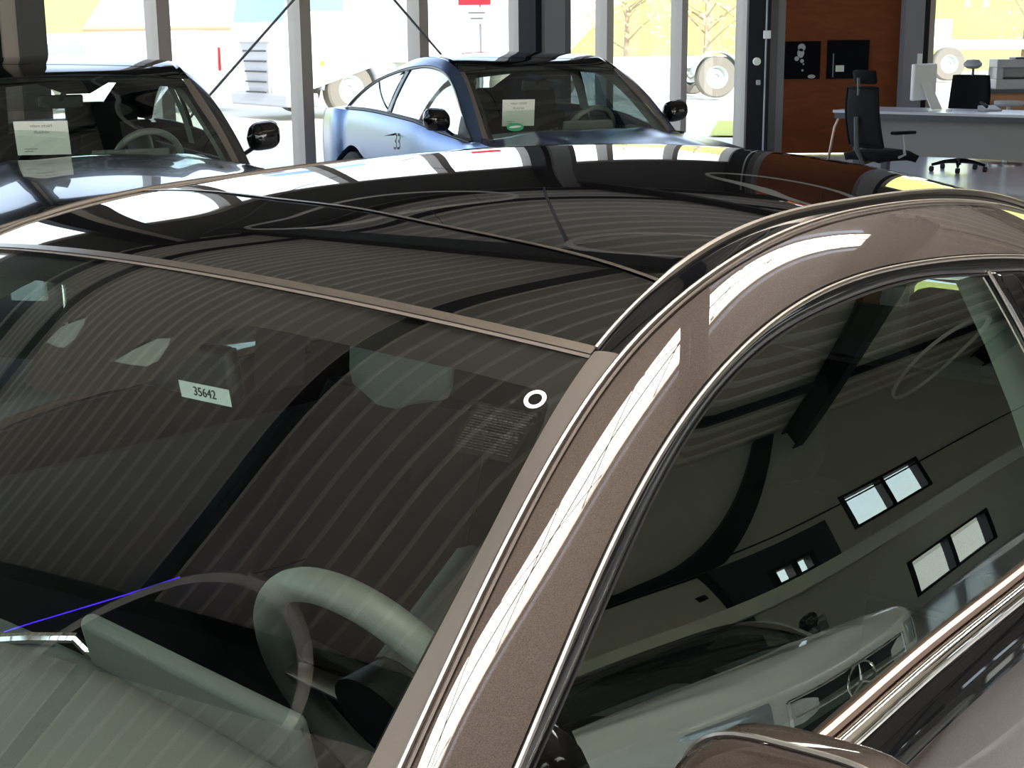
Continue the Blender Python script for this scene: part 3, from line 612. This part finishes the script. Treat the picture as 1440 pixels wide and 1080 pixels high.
def patch(poly, holes=(), off=-.003, h=.02, sym=False):
    """a patch lying on the windscreen, outlined in its own (s, v) coordinates"""
    vs = [Vector(p) for p in poly]; fc = [list(range(len(poly)))]; ed = [(i, (i + 1) % len(poly)) for i in range(len(poly))]
    allp = [poly]
    for hpoly in holes:
        b = len(vs); vs += [Vector(p) for p in hpoly]; ed += [(b + i, b + (i + 1) % len(hpoly)) for i in range(len(hpoly))]
    def inside(p, pl):
        c = False; j = len(pl) - 1
        for i in range(len(pl)):
            if (pl[i][1] > p[1]) != (pl[j][1] > p[1]) and p[0] < (pl[j][0] - pl[i][0]) * (p[1] - pl[i][1]) / (pl[j][1] - pl[i][1]) + pl[i][0]: c = not c
            j = i
        return c
    xs = [p[0] for p in poly]; ys = [p[1] for p in poly]; hv = h * 1.6
    for a in np.arange(min(xs), max(xs), h):
        for b in np.arange(min(ys), max(ys), hv):
            if inside((a, b), poly) and not any(inside((a, b), q) for q in holes): vs.append(Vector((a, b)))
    r = delaunay_2d_cdt(vs, ed, [], 0, 1e-6)
    P = np.array([[p.x, p.y] for p in r[0]]); Q = TOP(P[:, 0], P[:, 1], sym, off); fs = []
    for f in r[2]:
        c = P[list(f)].mean(0)
        if inside(c, poly) and not any(inside(c, q) for q in holes): fs.append(tuple(f))
    return MB().add(Q, fs)
def mirror_y(P, s): P = np.array(P, float); P[..., 1] *= s; return P
def side_loft(fa, fb, xs, n, s, mid=None):
    """surface between two side curves (functions of x giving (y, z)), s = -1 left, +1 right"""
    R = []
    for x in xs:
        a = np.array(fa(x), float); b = np.array(fb(x), float); m = np.array(mid(x, a, b), float) if mid else (a + b) / 2; row = []
        for t in np.linspace(0, 1, n):
            q = (1 - t) ** 2 * a + 2 * t * (1 - t) * m + t * t * b; row.append((x, q[0], q[1]))
        R.append(row)
    return MB().grid(mirror_y(R, s))
FRIT_IN = [(-0.2845, -0.9946), (-0.2574, -0.9957), (-0.2171, -0.9965), (-0.1695, -0.9978), (-0.1234, -0.9985), (-0.0832, -0.993), (-0.0647, -0.9830), (-0.0561, -0.9650), (-0.0525, -0.9413), (-0.0521, -0.8231), (-0.0541, -0.6817), (-0.0551, -0.5253), (-0.0563, -0.4249), (-0.0576, -0.3586), (-0.0599, -0.3224), (-0.0686, -0.2994), (-0.0856, -0.2839), (-0.1137, -0.2715), (-0.1356, -0.256), (-0.1488, -0.22), (-0.1645, -0.1393), (-0.1728, -0.0652), (-0.1737, -0.0104), (-0.1702, 0.0373), (-0.1634, 0.057), (-0.1439, 0.0858), (-0.1065, 0.1441), (-0.0734, 0.1938), (-0.0612, 0.2177), (-0.0556, 0.2569), (-0.0549, 0.3698), (-0.0581, 0.569)]
EYE1 = [(-0.1261, 0.1135), (-0.1046, 0.1233), (-0.0922, 0.0976), (-0.0878, 0.0831), (-0.0986, 0.0571), (-0.116, 0.0359), (-0.1274, 0.0377), (-0.1285, 0.0591)]
EYE2 = [(-0.1282, -0.1148), (-0.1081, -0.1363), (-0.0926, -0.16), (-0.0882, -0.1926), (-0.1001, -0.2115), (-0.1171, -0.2251), (-0.1248, -0.2101), (-0.127, -0.1749)]
SENS = [(-0.1535, -0.014), (-0.141, -0.0161), (-0.1373, -0.0354), (-0.1416, -0.0528), (-0.1494, -0.0528), (-0.1548, -0.0344)]
LABEL = [(-0.0803, -0.8747), (-0.0772, -0.9804), (-0.1263, -0.9786), (-0.129, -0.8752)]
AXF, AXR, WR = -1.38, 1.46, .335

def make_car(label, loc, rz, sc, paint, hero=False, hup=0.0, seatmat='seatblack', roofmat='roofglass', glassmat='bgglass', sidemat='bgglass'):
    t = empty('car', loc, rz, sc, label=label); t['category'] = 'car'
    P_ = M[paint]; sym = not hero; nv = 97 if hero else 33; K = 3 if hero else 1
    A = lambda n, mb, m, par=t, **k: mb.build(n, M[m] if isinstance(m, str) else m, par, **k)
    # glass and roof panels
    ws = A('windscreen', MB().grid(topgrid(-.60, -.006, 28 * K, nv, sym)), glassmat)
    if hero:
        FR = [(-.60, -.999), (0, -.999), (-.004, 0), (-.004, .999), (-.60, .999), (-.60, .985), (-.3, .985), (-.10, .975), (-.064, .94), (-.057, .80)] + FRIT_IN[::-1] + [(-.60, -.992)]
        FR[1] = (-.004, -.999)
        A('ceramic_band', patch(FR, (EYE1, EYE2)), 'frit', ws)
        A('camera_window', patch(EYE1, off=-.006), 'dashtop', ws); A('camera_window', patch(EYE2, off=-.006), 'dashtop', ws); A('rain_sensor', patch(SENS, off=-.0015, h=.01), 'glossblack', ws)
    else:
        FR = [(-.60, -.999), (-.004, -.999), (-.004, .999), (-.60, .999), (-.60, .96), (-.10, .95), (-.07, .92), (-.06, .3), (-.11, .18), (-.14, .1), (-.14, -.1), (-.11, -.18), (-.06, -.3), (-.07, -.92), (-.10, -.95), (-.60, -.96)]
        A('ceramic_band', patch(FR, h=.04, sym=True), 'frit', ws)
    A('header_seal', MB().grid(topgrid(-.0065, .0035, 3, nv, sym, .0022)), 'satin' if hero else 'darkrubber')
    if hero:
        A('header_seal', MB().grid(topgrid(-.0105, -.0065, 2, nv, sym, .0010)), 'rubber')
    A('roof_front_panel', MB().grid(topgrid(.004, lambda V: SPL(V) - .004, 10 * K, nv, sym)), roofmat)
    A('roof_panel_strip', MB().grid(topgrid(lambda V: SPL(V) - .003, lambda V: SPL(V) + .0015, 3, nv, sym, .002)), 'satin' if hero else 'glossblack')
    A('roof_panel', MB().grid(topgrid(lambda V: SPL(V) + .004, 1.02, 30 * K, nv, sym, .0008)), roofmat)
    A('roof_rear_panel', MB().grid(topgrid(1.025, 1.36, 12, nv, sym)), P_ if roofmat != 'roofglass' else roofmat)
    A('rear_window', MB().grid(topgrid(1.37, 1.98, 18, nv, sym)), 'reardark' if hero else glassmat)
    xs = np.concatenate([np.linspace(-.60, -.30, 12 * K), np.linspace(-.29, .35, 34 * K), np.linspace(.36, 1.98, 40 * K)])
    for s in (-1, 1):
        zE = ZE if (s < 0 or sym) else ZFAR; dz = lambda x, zE=zE: float(zE(x) - ZE(x))
        fE = lambda x: (float(YE(x)), float(ZE(x)) + dz(x)); fD = lambda x: (float(YE(x)) + .035, float(ZD(x)) + dz(x))
        fW = lambda x: (float(TUM(x, max(ZW(x), ZB(x) - .01), .012)), float(max(ZW(x), ZB(x) - .01)) + dz(x))
        fG = lambda x: (float(TUM(x, max(ZG(x), ZB(x) - .012), .0)), float(max(ZG(x), ZB(x) - .012)) + dz(x))
        sag = lambda d: (lambda x, a, b: ((a[0] + b[0]) / 2, (a[1] + b[1]) / 2 - d))
        xf = [x for x in xs if x < -.001] + [0.0]; xr = [0.0] + [x for x in xs if x > .001]
        A('pillar_strip', side_loft(fE, fD, xf, 7, s, sag(-.003)), 'rubber'); A('roof_channel', side_loft(fE, fD, xr, 7, s, sag(.004)), 'glossblack')
        bul = lambda x, a, b: (a[0] + .5 * (b[0] - a[0]), a[1] + .5 * (b[1] - a[1]) + .0055)
        A('roof_rail', side_loft(fD, fW, xs, 25 if hero else 9, s, bul), P_)
        if hero:
            A('roof_strip', MB().tube([(x, s * (fE(x)[0] + .001), fE(x)[1] + .002) for x in xs if 0 <= x < 1.3], [.0028 + .0022 * min(1, max(0, (x - .09) / .05)) for x in xs if 0 <= x < 1.3], 8), 'satin')
            A('drip_strip', MB().tube([(x, s * fD(x)[0], fD(x)[1] + .001) for x in xs if x < 1.3], .0032, 8), 'satin')
            A('drip_strip', MB().tube([(x, s * (fD(x)[0] + .008), fD(x)[1] + .0012) for x in xs if x < .9], .0014, 6), 'rubber')
        wx = [x for x in xs if -.56 < x < 1.66]
        # frame between rail and glass
        out = lambda x, a, b: (max(a[0], b[0]) + .006, (a[1] + b[1]) / 2)
        A('window_frame', side_loft(fW, fG, wx, 9, s, out), 'glossblack')
        if hero or sidemat != 'bgglass':
            A('window_strip', MB().tube([(x, s * (fW(x)[0] + .0035), fW(x)[1] - .004) for x in wx if ZW(x) > ZB(x)], .0030, 8), 'satin' if hero else 'darkrubber')
        if hero: A('window_seal', MB().tube([(x, s * (fG(x)[0] + .002), fG(x)[1] + .001) for x in wx if ZG(x) > ZB(x)], .0016, 6), 'darkrubber')
        # door glass, pillar, quarter glass
        def glass_grid(x0, x1, n, ins=0.0, lean=0.0):
            R = []
            for q in np.linspace(0, 1, n):
                xt = x0 + (x1 - x0) * q; row = []
                for k in np.linspace(0, 1, 17 * (2 if hero else 1)):
                    x = xt + lean * (1 - k) * (q if lean else 0); zt = float(max(ZG(xt), ZB(xt) - .01)); zb = float(ZB(x)) - .012; z = zb + (zt - zb) * k
                    row.append((x, s * float(TUM(x, z, ins)), z + dz(x) * (z - .95) / .45))
                R.append(row)
            return MB().grid(R)
        A('door_window', glass_grid(-.44, .66, 40 * (2 if hero else 1), 0, .09), sidemat)
        R = []
        for k in np.linspace(0, 1, 14):
            zt = 1.303; zb = .975; z = zb + (zt - zb) * k; x = .755 - .09 * k; R.append([(x + d, s * float(TUM(x + d, z, .004)), z + dz(x)) for d in (0, .03, .06, .09)])
        A('centre_pillar', MB().grid(R), 'glossblack', solid=.004)
        if hero: A('pillar_strip_edge', MB().tube([(r[0][0], r[0][1] + s * .001, r[0][2]) for r in R], .0025, 6), 'satin')
        A('quarter_window', glass_grid(.84, 1.6, 20), 'reardark' if hero else sidemat)
        A('mirror_sail', MB().grid([[(x, s * float(TUM(x, z, .003)), z) for z in np.linspace(float(ZB(x)) - .02, float(max(ZG(x), ZB(x))) + .003, 5)] for x in np.linspace(-.46, -.29, 8)]), 'darkrubber')
        # belt
        bx = [x for x in xs if -.50 < x < 1.64]
        A('belt_seal', MB().tube([(x, s * (float(TUM(x, ZB(x))) + .004), float(ZB(x)) - .004) for x in bx], .007, 8), 'copper' if hero else 'darkrubber')
        A('belt_trim', MB().tube([(x, s * (float(TUM(x, ZB(x))) + .019), float(ZB(x)) - .014) for x in bx], .011, 12), 'chrome' if hero else 'darkrubber')
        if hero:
            A('beam_reflection_strip', MB().grid([[(x, s * (float(TUM(x, ZB(x))) + o), float(ZB(x)) + z) for o, z in ((.022, -.020), (.030, -.026), (.039, -.036), (.046, -.050), (.050, -.062))] for x in bx]), 'glossblack')  # black strip stands in for a dark beam's reflection on the paint
    # lower body: profile swept round the plan outline
    bp = []
    for x in np.linspace(-.45, 1.62, 40): bp.append((x, float(TUM(x, ZB(x))) + .026, float(ZB(x)) - .024))
    front = [(-2.10, 0, .66), (-2.09, .25, .665), (-2.04, .48, .68), (-1.93, .66, .70), (-1.75, .765, .735), (-1.5, .80, .775), (-1.25, .815, .805), (-1.0, .82, .83), (-.75, .822, .85), (-.58, .824, .862)]
    rear = [(1.75, .855, .99), (1.95, .84, .985), (2.15, .80, .975), (2.33, .70, .965), (2.43, .5, .965), (2.47, .25, .965), (2.48, 0, .965)]
    path = np.array(front + bp + rear)
    d = np.concatenate([[0], np.cumsum(np.linalg.norm(np.diff(path, axis=0), axis=1))]); sx, sy, sz = nspline(d, path[:, 0]), nspline(d, path[:, 1]), nspline(d, path[:, 2])
    D_ = np.linspace(0, d[-1], 240 if hero else 150)
    pr = [(0, 0), (.012, -.02), (.022, -.06), (.030, -.12), (.034, -.2), (.034, -.3), (.028, -.42), (.012, -.54), (-.02, -.64), (-.06, -.68)]
    for s in (-1, 1):
        R = []
        for q in D_:
            e = 1e-3; tx, ty = sx(q + e) - sx(q - e), sy(q + e) - sy(q - e); L = math.hypot(tx, ty); nx, ny = -ty / L, tx / L
            x, y, z = float(sx(q)), float(sy(q)), float(sz(q)); row = []
            h = z - .24
            for o, dz_ in pr:
                zz = z + dz_ / .68 * h; X = x + nx * o; Y = y + ny * o
                for ax in (AXF, AXR):
                    if abs(X - ax) < .385 and y > .6: zz = max(zz, .335 + math.sqrt(.385 ** 2 - (X - ax) ** 2))
                row.append((X, s * Y, zz))
            R.append(row)
        A('body_side', MB().grid(R), P_)
    # bonnet and boot lid
    def lid(qs, crown, ridge=0.0):
        R = []
        for q in qs:
            x, y, z = float(sx(q)), float(sy(q)), float(sz(q)); c = crown(x); row = []
            for w in np.linspace(-1, 1, 41): row.append((x - (.0 if x > 0 else .10 * (1 - w * w) * (x + 2.1) / 1.6), w * y, z + c * (1 - w * w) + ridge * min(1, max(0, (x + 2.0) / .6)) * math.exp(-((abs(w) - .52) / .10) ** 2)))
            R.append(row)
        return MB().grid(R)
    qf = [q for q in D_ if sx(q) < -.46]; qr = [q for q in D_ if sx(q) > 1.60]
    A('bonnet', lid(qf, lambda x: (.055 + hup) * min(1, (x + 2.1) / .5), .014), P_); A('boot_lid', lid(qr, lambda x: .012), P_)
    A('cowl', MB().grid([[(x - .22 * (1 - w * w), w * .76, .845 + (.03 + hup) * (1 - w * w)) for w in np.linspace(-1, 1, 17)] for x in (-.66, -.60, -.50)]), 'darkrubber')
    # nose, lamps, grille, tail lamps
    def on_nose(y, z, o=0.0):
        ay = abs(y); f = nspline([0, .25, .48, .66, .765], [-2.10, -2.09, -2.04, -1.93, -1.75]); return (float(f(min(ay, .76))) - .030 - o, y, z)
    hw, gz0, gz1 = .44, .36, .60
    gg = A('grille', MB().grid([[on_nose(y, z, .006) for z in (gz0, (gz0 + gz1) / 2, gz1)] for y in [hw * (1 - .12 * 0) * k for k in np.linspace(-1, 1, 21)]]), 'grille')
    A('grille_frame', MB().tube([on_nose(y, gz1, .008) for y in np.linspace(-hw, hw, 15)] + [on_nose(y, gz0, .008) for y in np.linspace(hw, -hw, 15)] + [on_nose(-hw, gz1, .008)], .010, 8), 'chrome', gg)
    A('grille_bar', MB().tube([on_nose(y, .49, .014) for y in np.linspace(-hw + .02, hw - .02, 15)], .012, 8), 'chrome', gg)
    st = MB(); c = np.array(on_nose(0, .49, .03)); st.tube([(c[0], .11 * math.cos(a), c[2] + .11 * math.sin(a)) for a in np.linspace(0, 2 * PI, 33)], .007, 8, cap=False)
    for k in range(3):
        a = PI / 2 + 2 * PI * k / 3; st.tube([(c[0], 0, c[2]), (c[0], .11 * math.cos(a), c[2] + .11 * math.sin(a))], [.014, .003], 6)
    A('star_emblem', st, 'chrome', gg)
    for s in (-1, 1):
        A('headlamp', MB().grid([[(lambda p: (p[0] + .05 * (y - .5) * 0 + (.01 if z > .62 else 0), p[1], p[2]))(on_nose(s * y, z + .02 * (y - .5), .006)) for z in (.50, .54, .58, .62, .645)] for y in np.linspace(.50, .755, 9)]), 'lamp')
        A('tail_lamp', MB().grid([[(2.48 - .30 * max(0, (y - .3) / .42) ** 3 + .028, s * y, z) for z in (.74, .80, .86)] for y in np.linspace(.36, .70, 9)]), 'redlamp')
        for ax in (AXF, AXR): road_wheel(t, ax, s * .77, WR, .22, s, 'tyre', 'alloy')
        A('wheel_well', MB().grid([[(ax_ + .37 * math.cos(a), yy, .335 + .37 * math.sin(a)) for a in np.linspace(0, PI, 13)] for ax_ in (AXF,) for yy in (s * .55, s * .80)]), 'cabin')
        A('wheel_well', MB().grid([[(AXR + .37 * math.cos(a), yy, .335 + .37 * math.sin(a)) for a in np.linspace(0, PI, 13)] for yy in (s * .55, s * .80)]), 'cabin')
        # mirror
        cy, cz, cx = (s * .965, .992, -.225) if hero else (s * .95, .985, -.30); mw = .88 if hero else .72
        R = []
        for q in np.linspace(0, 1, 13):
            yy = -.125 + .25 * q; w = math.sqrt(max(0.0, 1 - (2 * q - 1) ** 4)); w = max(w, .05); row = []
            for a in [2 * PI * k / 24 for k in range(24)]:
                ca, sa = math.cos(a), math.sin(a); rx = .055 * w if ca > 0 else .095 * w; row.append((cx + .03 + rx * abs(ca) ** .8 * (1 if ca > 0 else -1), cy + s * yy * mw, cz + .018 * q + .075 * w * abs(sa) ** .75 * (1 if sa > 0 else -1)))
            R.append(row)
        mb = MB().grid(R, closed_v=True); mb.ngon(R[0]); mb.ngon(R[-1])
        mm = A('side_mirror', mb, P_ if hero else 'glossblack', solid=0)
        A('mirror_glass', MB().grid([[(cx + .082, cy + s * yy * mw, cz + .01 + zz) for zz in (-.040, 0, .040)] for yy in (-.08, 0, .08)]), 'chrome', mm)
        A('mirror_rim', MB().tube([(cx + .012, cy + s * mw * (-.125 + .25 * q), cz + .018 * q + .077 * max(.05, math.sqrt(max(0, 1 - (2 * q - 1) ** 4)))) for q in np.linspace(0.02, .98, 25)], .0025, 6), 'satin' if hero else 'glossblack', mm)
        A('mirror_arm', MB().tube([(cx + .02, cy - s * .08 * mw, cz - .05), (cx + .03, s * .83, cz - .09)], [.022, .020], 10, flat=.6), 'glossblack', mm)
        # door lines and handle
        if hero:
            A('door_handle', MB().tube([(.70, s * .90, .82), (.72, s * .915, .822), (.84, s * .915, .828), (.86, s * .90, .83)], .010, 8), P_)
    # cabin
    cb = MB(); cb.box(-.7, 1.9, -.74, .74, .20, .24); cb.box(1.5, 1.9, -.70, .70, .24, .96); cb.box(-.78, -.72, -.74, .74, .24, .82)
    for s in (-1, 1): cb.box(-.7, 1.9, s * .74 - .01, s * .74 + .01, .24, .88)
    A('cabin_tub', cb, 'cabin', smooth=False)
    A('headliner', MB().grid(topgrid(.03, 1.30, 14, 21, sym, -.045, -.97, .97)), 'liner')
    for s in (-1, 1):      # inner pillar trims
        A('pillar_trim', MB().grid([[(x, s * (float(TUM(x, ZW(x))) - .05 - o), float(ZW(x)) - .02 - o * .6) for o in (0, .03, .06)] for x in np.linspace(-.5, .7, 16)]), 'liner')
        A('centre_trim', MB().grid([[(x + .10 * (1.3 - z), s * (float(TUM(x, z)) - .035), z) for x in (.64, .70, .77)] for z in np.linspace(.9, 1.29, 6)]), 'liner' if s < 0 else 'cabin')
    prof = [(-.82, .80), (-.74, .868), (-.55, .888), (-.38, .900), (-.30, .893), (-.262, .868), (-.25, .82), (-.28, .70), (-.36, .55)]
    A('dashboard', MB().grid([[(x + .05 * (1 - (abs(y) / .7) ** 2) * (i > 2) - .04 * (abs(y) > .6) * 0, y, z - .02 * (abs(y) / .7) ** 3) for i, (x, z) in enumerate(prof)] for y in np.linspace(-.71, .71, 33)]), 'dashtop')
    sl = MB(); sl.box(-.012, .012, -.20, .20, -.045, .045); o = A('instrument_display', sl, 'dashtop', bevel=.011); o.location = (-.245, -.245, .908); o.rotation_euler = (0, math.radians(-12), math.radians(-2))
    A('display_screen', MB().add([(.013, -.19, -.036), (.013, .19, -.036), (.013, .19, .036), (.013, -.19, .036)], [(0, 1, 2, 3)]), 'glossblack', o, smooth=False)
    A('air_vent', MB().lathe([(0, -.10), (.045, -.10), (.060, -.07), (.064, 0), (.062, .04), (.050, .05), (0, .05)], (-.24, -.60, .845), 'x', 32), 'dashtop')
    A('vent_ring', MB().lathe([(.063, .012), (.067, .02), (.067, .026), (.063, .034)], (-.24, -.60, .845), 'x', 32), 'glossblack', t.children[-1])
    A('centre_vent', MB().tube([(-.30, .10, .895), (-.27, .04, .905), (-.235, -.0, .905), (-.215, -.02, .87)], .007, 8), 'chrome')
    # steering wheel
    wc = Vector((-.075, -.37, .872)); tl = math.radians(25); up = Vector((-math.sin(tl), 0, math.cos(tl))); sd = Vector((0, 1, 0)); nn = up.cross(sd)
    wr = .178; ring = [wc + (up * math.cos(a) + sd * math.sin(a)) * wr for a in np.linspace(0, 2 * PI, 73)[:-1]]
    mb = MB(); n = 16; P = []
    for k, a in enumerate(np.linspace(0, 2 * PI, 73)[:-1]):
        rd = up * math.cos(a) + sd * math.sin(a); P.append([tuple(ring[k] + rd * (.0175 * math.cos(b)) + nn * (.0205 * math.sin(b))) for b in [2 * PI * j / n for j in range(n)]])
    sw = A('steering_wheel', mb.grid(P, closed_u=True, closed_v=True), 'wheelrim')
    mb = MB(); mb.tube([wc + nn * .02, wc - nn * .035], [.062, .045], 20); A('hub', mb, 'leather', sw)
    for a in (math.radians(90), math.radians(-90), math.radians(180)):
        rd = up * math.cos(a) + sd * math.sin(a); A('spoke', MB().tube([wc + rd * .04, wc + rd * .165], [.022, .014], 10, flat=.5), 'satin', sw)
    A('control_stalk', MB().tube([wc - nn * .05 + Vector((-.02, .04, -.01)), wc - nn * .05 + Vector((-.03, .15, .0))], [.010, .014], 10), 'leather'); A('control_stalk', MB().tube([wc - nn * .05 + Vector((-.02, -.04, -.01)), wc - nn * .05 + Vector((-.03, -.16, .01))], [.010, .012], 10), 'leather')
    A('steering_column', MB().tube([wc - nn * .03, wc - nn * .20], [.05, .07], 14), 'cabin')
    # seats
    for sy_ in (-.36, .36):
        R = []
        for k in np.linspace(0, 1, 12):
            x = .42 + .24 * k; z = .48 + .50 * k; w = .25 - .05 * k ** 3; R.append([(x - .05 * math.cos(a) * (1 - .3 * k) , sy_ + w * math.copysign(abs(math.sin(a)) ** .7, math.sin(a)), z + .0 * a) for a in [2 * PI * j / 20 for j in range(20)]])
        mb = MB().grid(R, closed_v=True); mb.ngon(R[-1]); se = A('seat', mb, seatmat)
        b = MB(); b.box(-.08, .44, sy_ - .25, sy_ + .25, .30, .50); A('seat_cushion', b, seatmat, se, bevel=.05)
        R = []
        for k in np.linspace(0, 1, 9):
            z = .965 + .195 * k; w = .125 * math.sqrt(max(.1, 1 - (2 * k - 1) ** 6)) ; R.append([(.645 + .02 * k - .035 * math.cos(a), sy_ + w * math.copysign(abs(math.sin(a)) ** .6, math.sin(a)), z) for a in [2 * PI * j / 20 for j in range(20)]])
        mb = MB().grid(R, closed_v=True); mb.ngon(R[0]); mb.ngon(R[-1]); A('headrest', mb, 'dashtop' if (hero and sy_ > 0) else seatmat, se)
    b = MB(); b.box(1.15, 1.45, -.60, .60, .35, .50); b.box(1.40, 1.55, -.60, .60, .5, .95); A('rear_seat', b, seatmat, bevel=.05)
    b = MB(); b.box(1.42, 1.80, -.62, .62, .985, 1.015); A('parcel_shelf', b, 'cabin', smooth=False)
    for q in (-.34, .34): b = MB(); b.box(1.40, 1.48, q - .13, q + .13, 1.0, 1.13); A('rear_headrest', b, seatmat, bevel=.03)
    # inner mirror
    im = MB(); im.box(-.014, .014, -.115, .115, -.036, .036); o = A('inner_mirror', im, 'leather', bevel=.012); o.location = (-.03, .055, 1.195); o.rotation_euler = (0, math.radians(-10), math.radians(4))
    A('mirror_glass', MB().add([(.0145, -.105, -.03), (.0145, .105, -.03), (.0145, .105, .03), (.0145, -.105, .03)], [(0, 1, 2, 3)]), 'chrome', o, smooth=False)
    A('mirror_stem', MB().tube([(-.01, 0, .01), (-.05, 0, .05), (-.10, 0, .07)], .012, 8), 'leather', o)
    return t
hero = make_car('dark brown metallic coupe with a black glass roof, nearest the camera', (-0.36488, 1.81706, 0), math.radians(48), 1.0, 'paint', True, glassmat='windshield', sidemat='sideglass')
blackcar = make_car('glossy black car with a white sale sheet behind its windscreen', (-2.42, 8.3, 0), math.radians(116), 1.05, 'paint_black', hup=.045)
bluecar = make_car('satin blue coupe with a sale sheet and a round green badge in its windscreen', (0.229, 10.97, 0), math.radians(117.8), 1.029, 'paint_blue', sidemat='bgsheen')
whitecar = make_car('white car with a star grille, mirrored in the side window of the brown coupe', (5.58, .36, 0), math.radians(-32), 1.10, 'paint_white')
bpy.context.view_layer.update()
# marks on the brown coupe
ws = next(o for o in hero.children if o.name.startswith('windscreen'))
cs, cv = -.0660, -.9612
def ellip(rs, rv, n=28): return [(cs + rs * math.cos(a), cv + rv * math.sin(a)) for a in [2 * PI * k / n for k in range(n)]]
patch(ellip(.0098, .0178), (ellip(.0060, .0108),), off=.0008, h=.004).build('ring_sticker', M['sticker'], ws)
lb = patch(LABEL, off=-.0012, h=.012).build('care_label', glass('clear_label', (.78, .80, .76), .03), ws)
Lc = [np.array(p) for p in LABEL]
mb = MB(); rnd = random.Random(3)
for k in range(17):
    a = .06 + .052 * k; x = .06
    while x < .90:
        w = rnd.uniform(.03, .10); q0 = lambda u, v_: Lc[0] * (1 - u) * (1 - v_) + Lc[1] * u * (1 - v_) + Lc[2] * u * v_ + Lc[3] * (1 - u) * v_
        pts = [q0(x, a), q0(min(.94, x + w), a), q0(min(.94, x + w), a + (.028 if k in (4, 9) else .014)), q0(x, a + (.028 if k in (4, 9) else .014))]
        mb.ngon([tuple(TOP(p[0], p[1], False, -.0006)) for p in pts]); x += w + .02
mb.build('label_lines', M['ink'], lb, smooth=False)
# number sticker on the inner mirror's back
im = next(o for o in hero.children if o.name.startswith('inner_mirror'))
MB().add([(-.0150, -.112, -.036), (-.0150, -.018, -.036), (-.0150, -.018, -.013), (-.0150, -.112, -.013)], [(0, 1, 2, 3)]).build('number_sticker', M['sticker'], im, smooth=False)
text('number', '35642', .017, M['ink'], frame_mtx((-.0154, -.065, -.0245), (0, -1, 0), (0, 0, 1)), im)
# sale sheets standing behind the windscreens of the two parked cars
def sheet(car, c, w, h, rz, tilt, label):
    mw = car.matrix_world; t = empty('sale_sheet', tuple(mw @ Vector(c)), 0, label=label, group='sale sheets behind windscreens'); t['category'] = 'sign'
    t.rotation_euler = (math.radians(tilt), 0, rz)
    b = MB(); b.box(-w / 2, w / 2, 0, .003, 0, h); b.build('sheet', M['paper'], t, smooth=False)
    F = lambda x, z: Matrix.Translation((x, -.001, z)) @ Matrix.Rotation(PI / 2, 4, 'X') @ Matrix.Scale(-1, 4, (1, 0, 0))
    text('heading', 'verkauft', h * .13, M['inkgrey'], F(0, h * .68), t); text('heading', 'Nicht mehr', h * .13, M['inkgrey'], F(0, h * .86), t)
    b = MB()
    b.box(-w * .36, -w * .12, -.001, 0, h * .17, h * .19); b.build('small_print', M['inkgrey'], t, smooth=False)
    b = MB(); b.box(-w * .36, -w * .20, -.001, 0, h * .10, h * .12); b.build('small_print', M['inkgrey'], t, smooth=False)
    return t
sheet(blackcar, (-.44, .22, .955), .27, .185, math.radians(8), 18, 'white sale sheet leaning behind the windscreen of the black car')
sheet(bluecar, (-.44, .42, .945), .225, .185, math.radians(10), 12, 'white sale sheet leaning behind the windscreen of the blue coupe')
wb = next(o for o in bluecar.children if o.name.startswith('windscreen'))
patch([(-.50 + .030 * math.cos(a), .74 + .075 * math.sin(a)) for a in [2 * PI * k / 24 for k in range(24)]], off=.002, h=.02, sym=True).build('green_badge', M['green'], wb)
patch([(-.50 + .008 * math.cos(a), .74 + .055 * math.sin(a)) for a in [2 * PI * k / 24 for k in range(24)]], off=.004, h=.02, sym=True).build('badge_band', M['paper'], wb)
bs = [o for o in bluecar.children if o.name.startswith('body_side')][1]
em = text('emblem', '3', .17, M['ink'], frame_mtx((.52, .98, .80), (-1, 0, 0), (0, 0, 1)), bs, .0)
for v in em.data.vertices:                       # lay the emblem on the curved flank
    p = em.matrix_local @ v.co; hit, q, n_, i_ = bs.ray_cast(Vector((p.x, 1.2, p.z)), Vector((0, -1, 0)))
    if hit: v.co = em.matrix_local.inverted() @ Vector((p.x, q.y + .013, p.z))
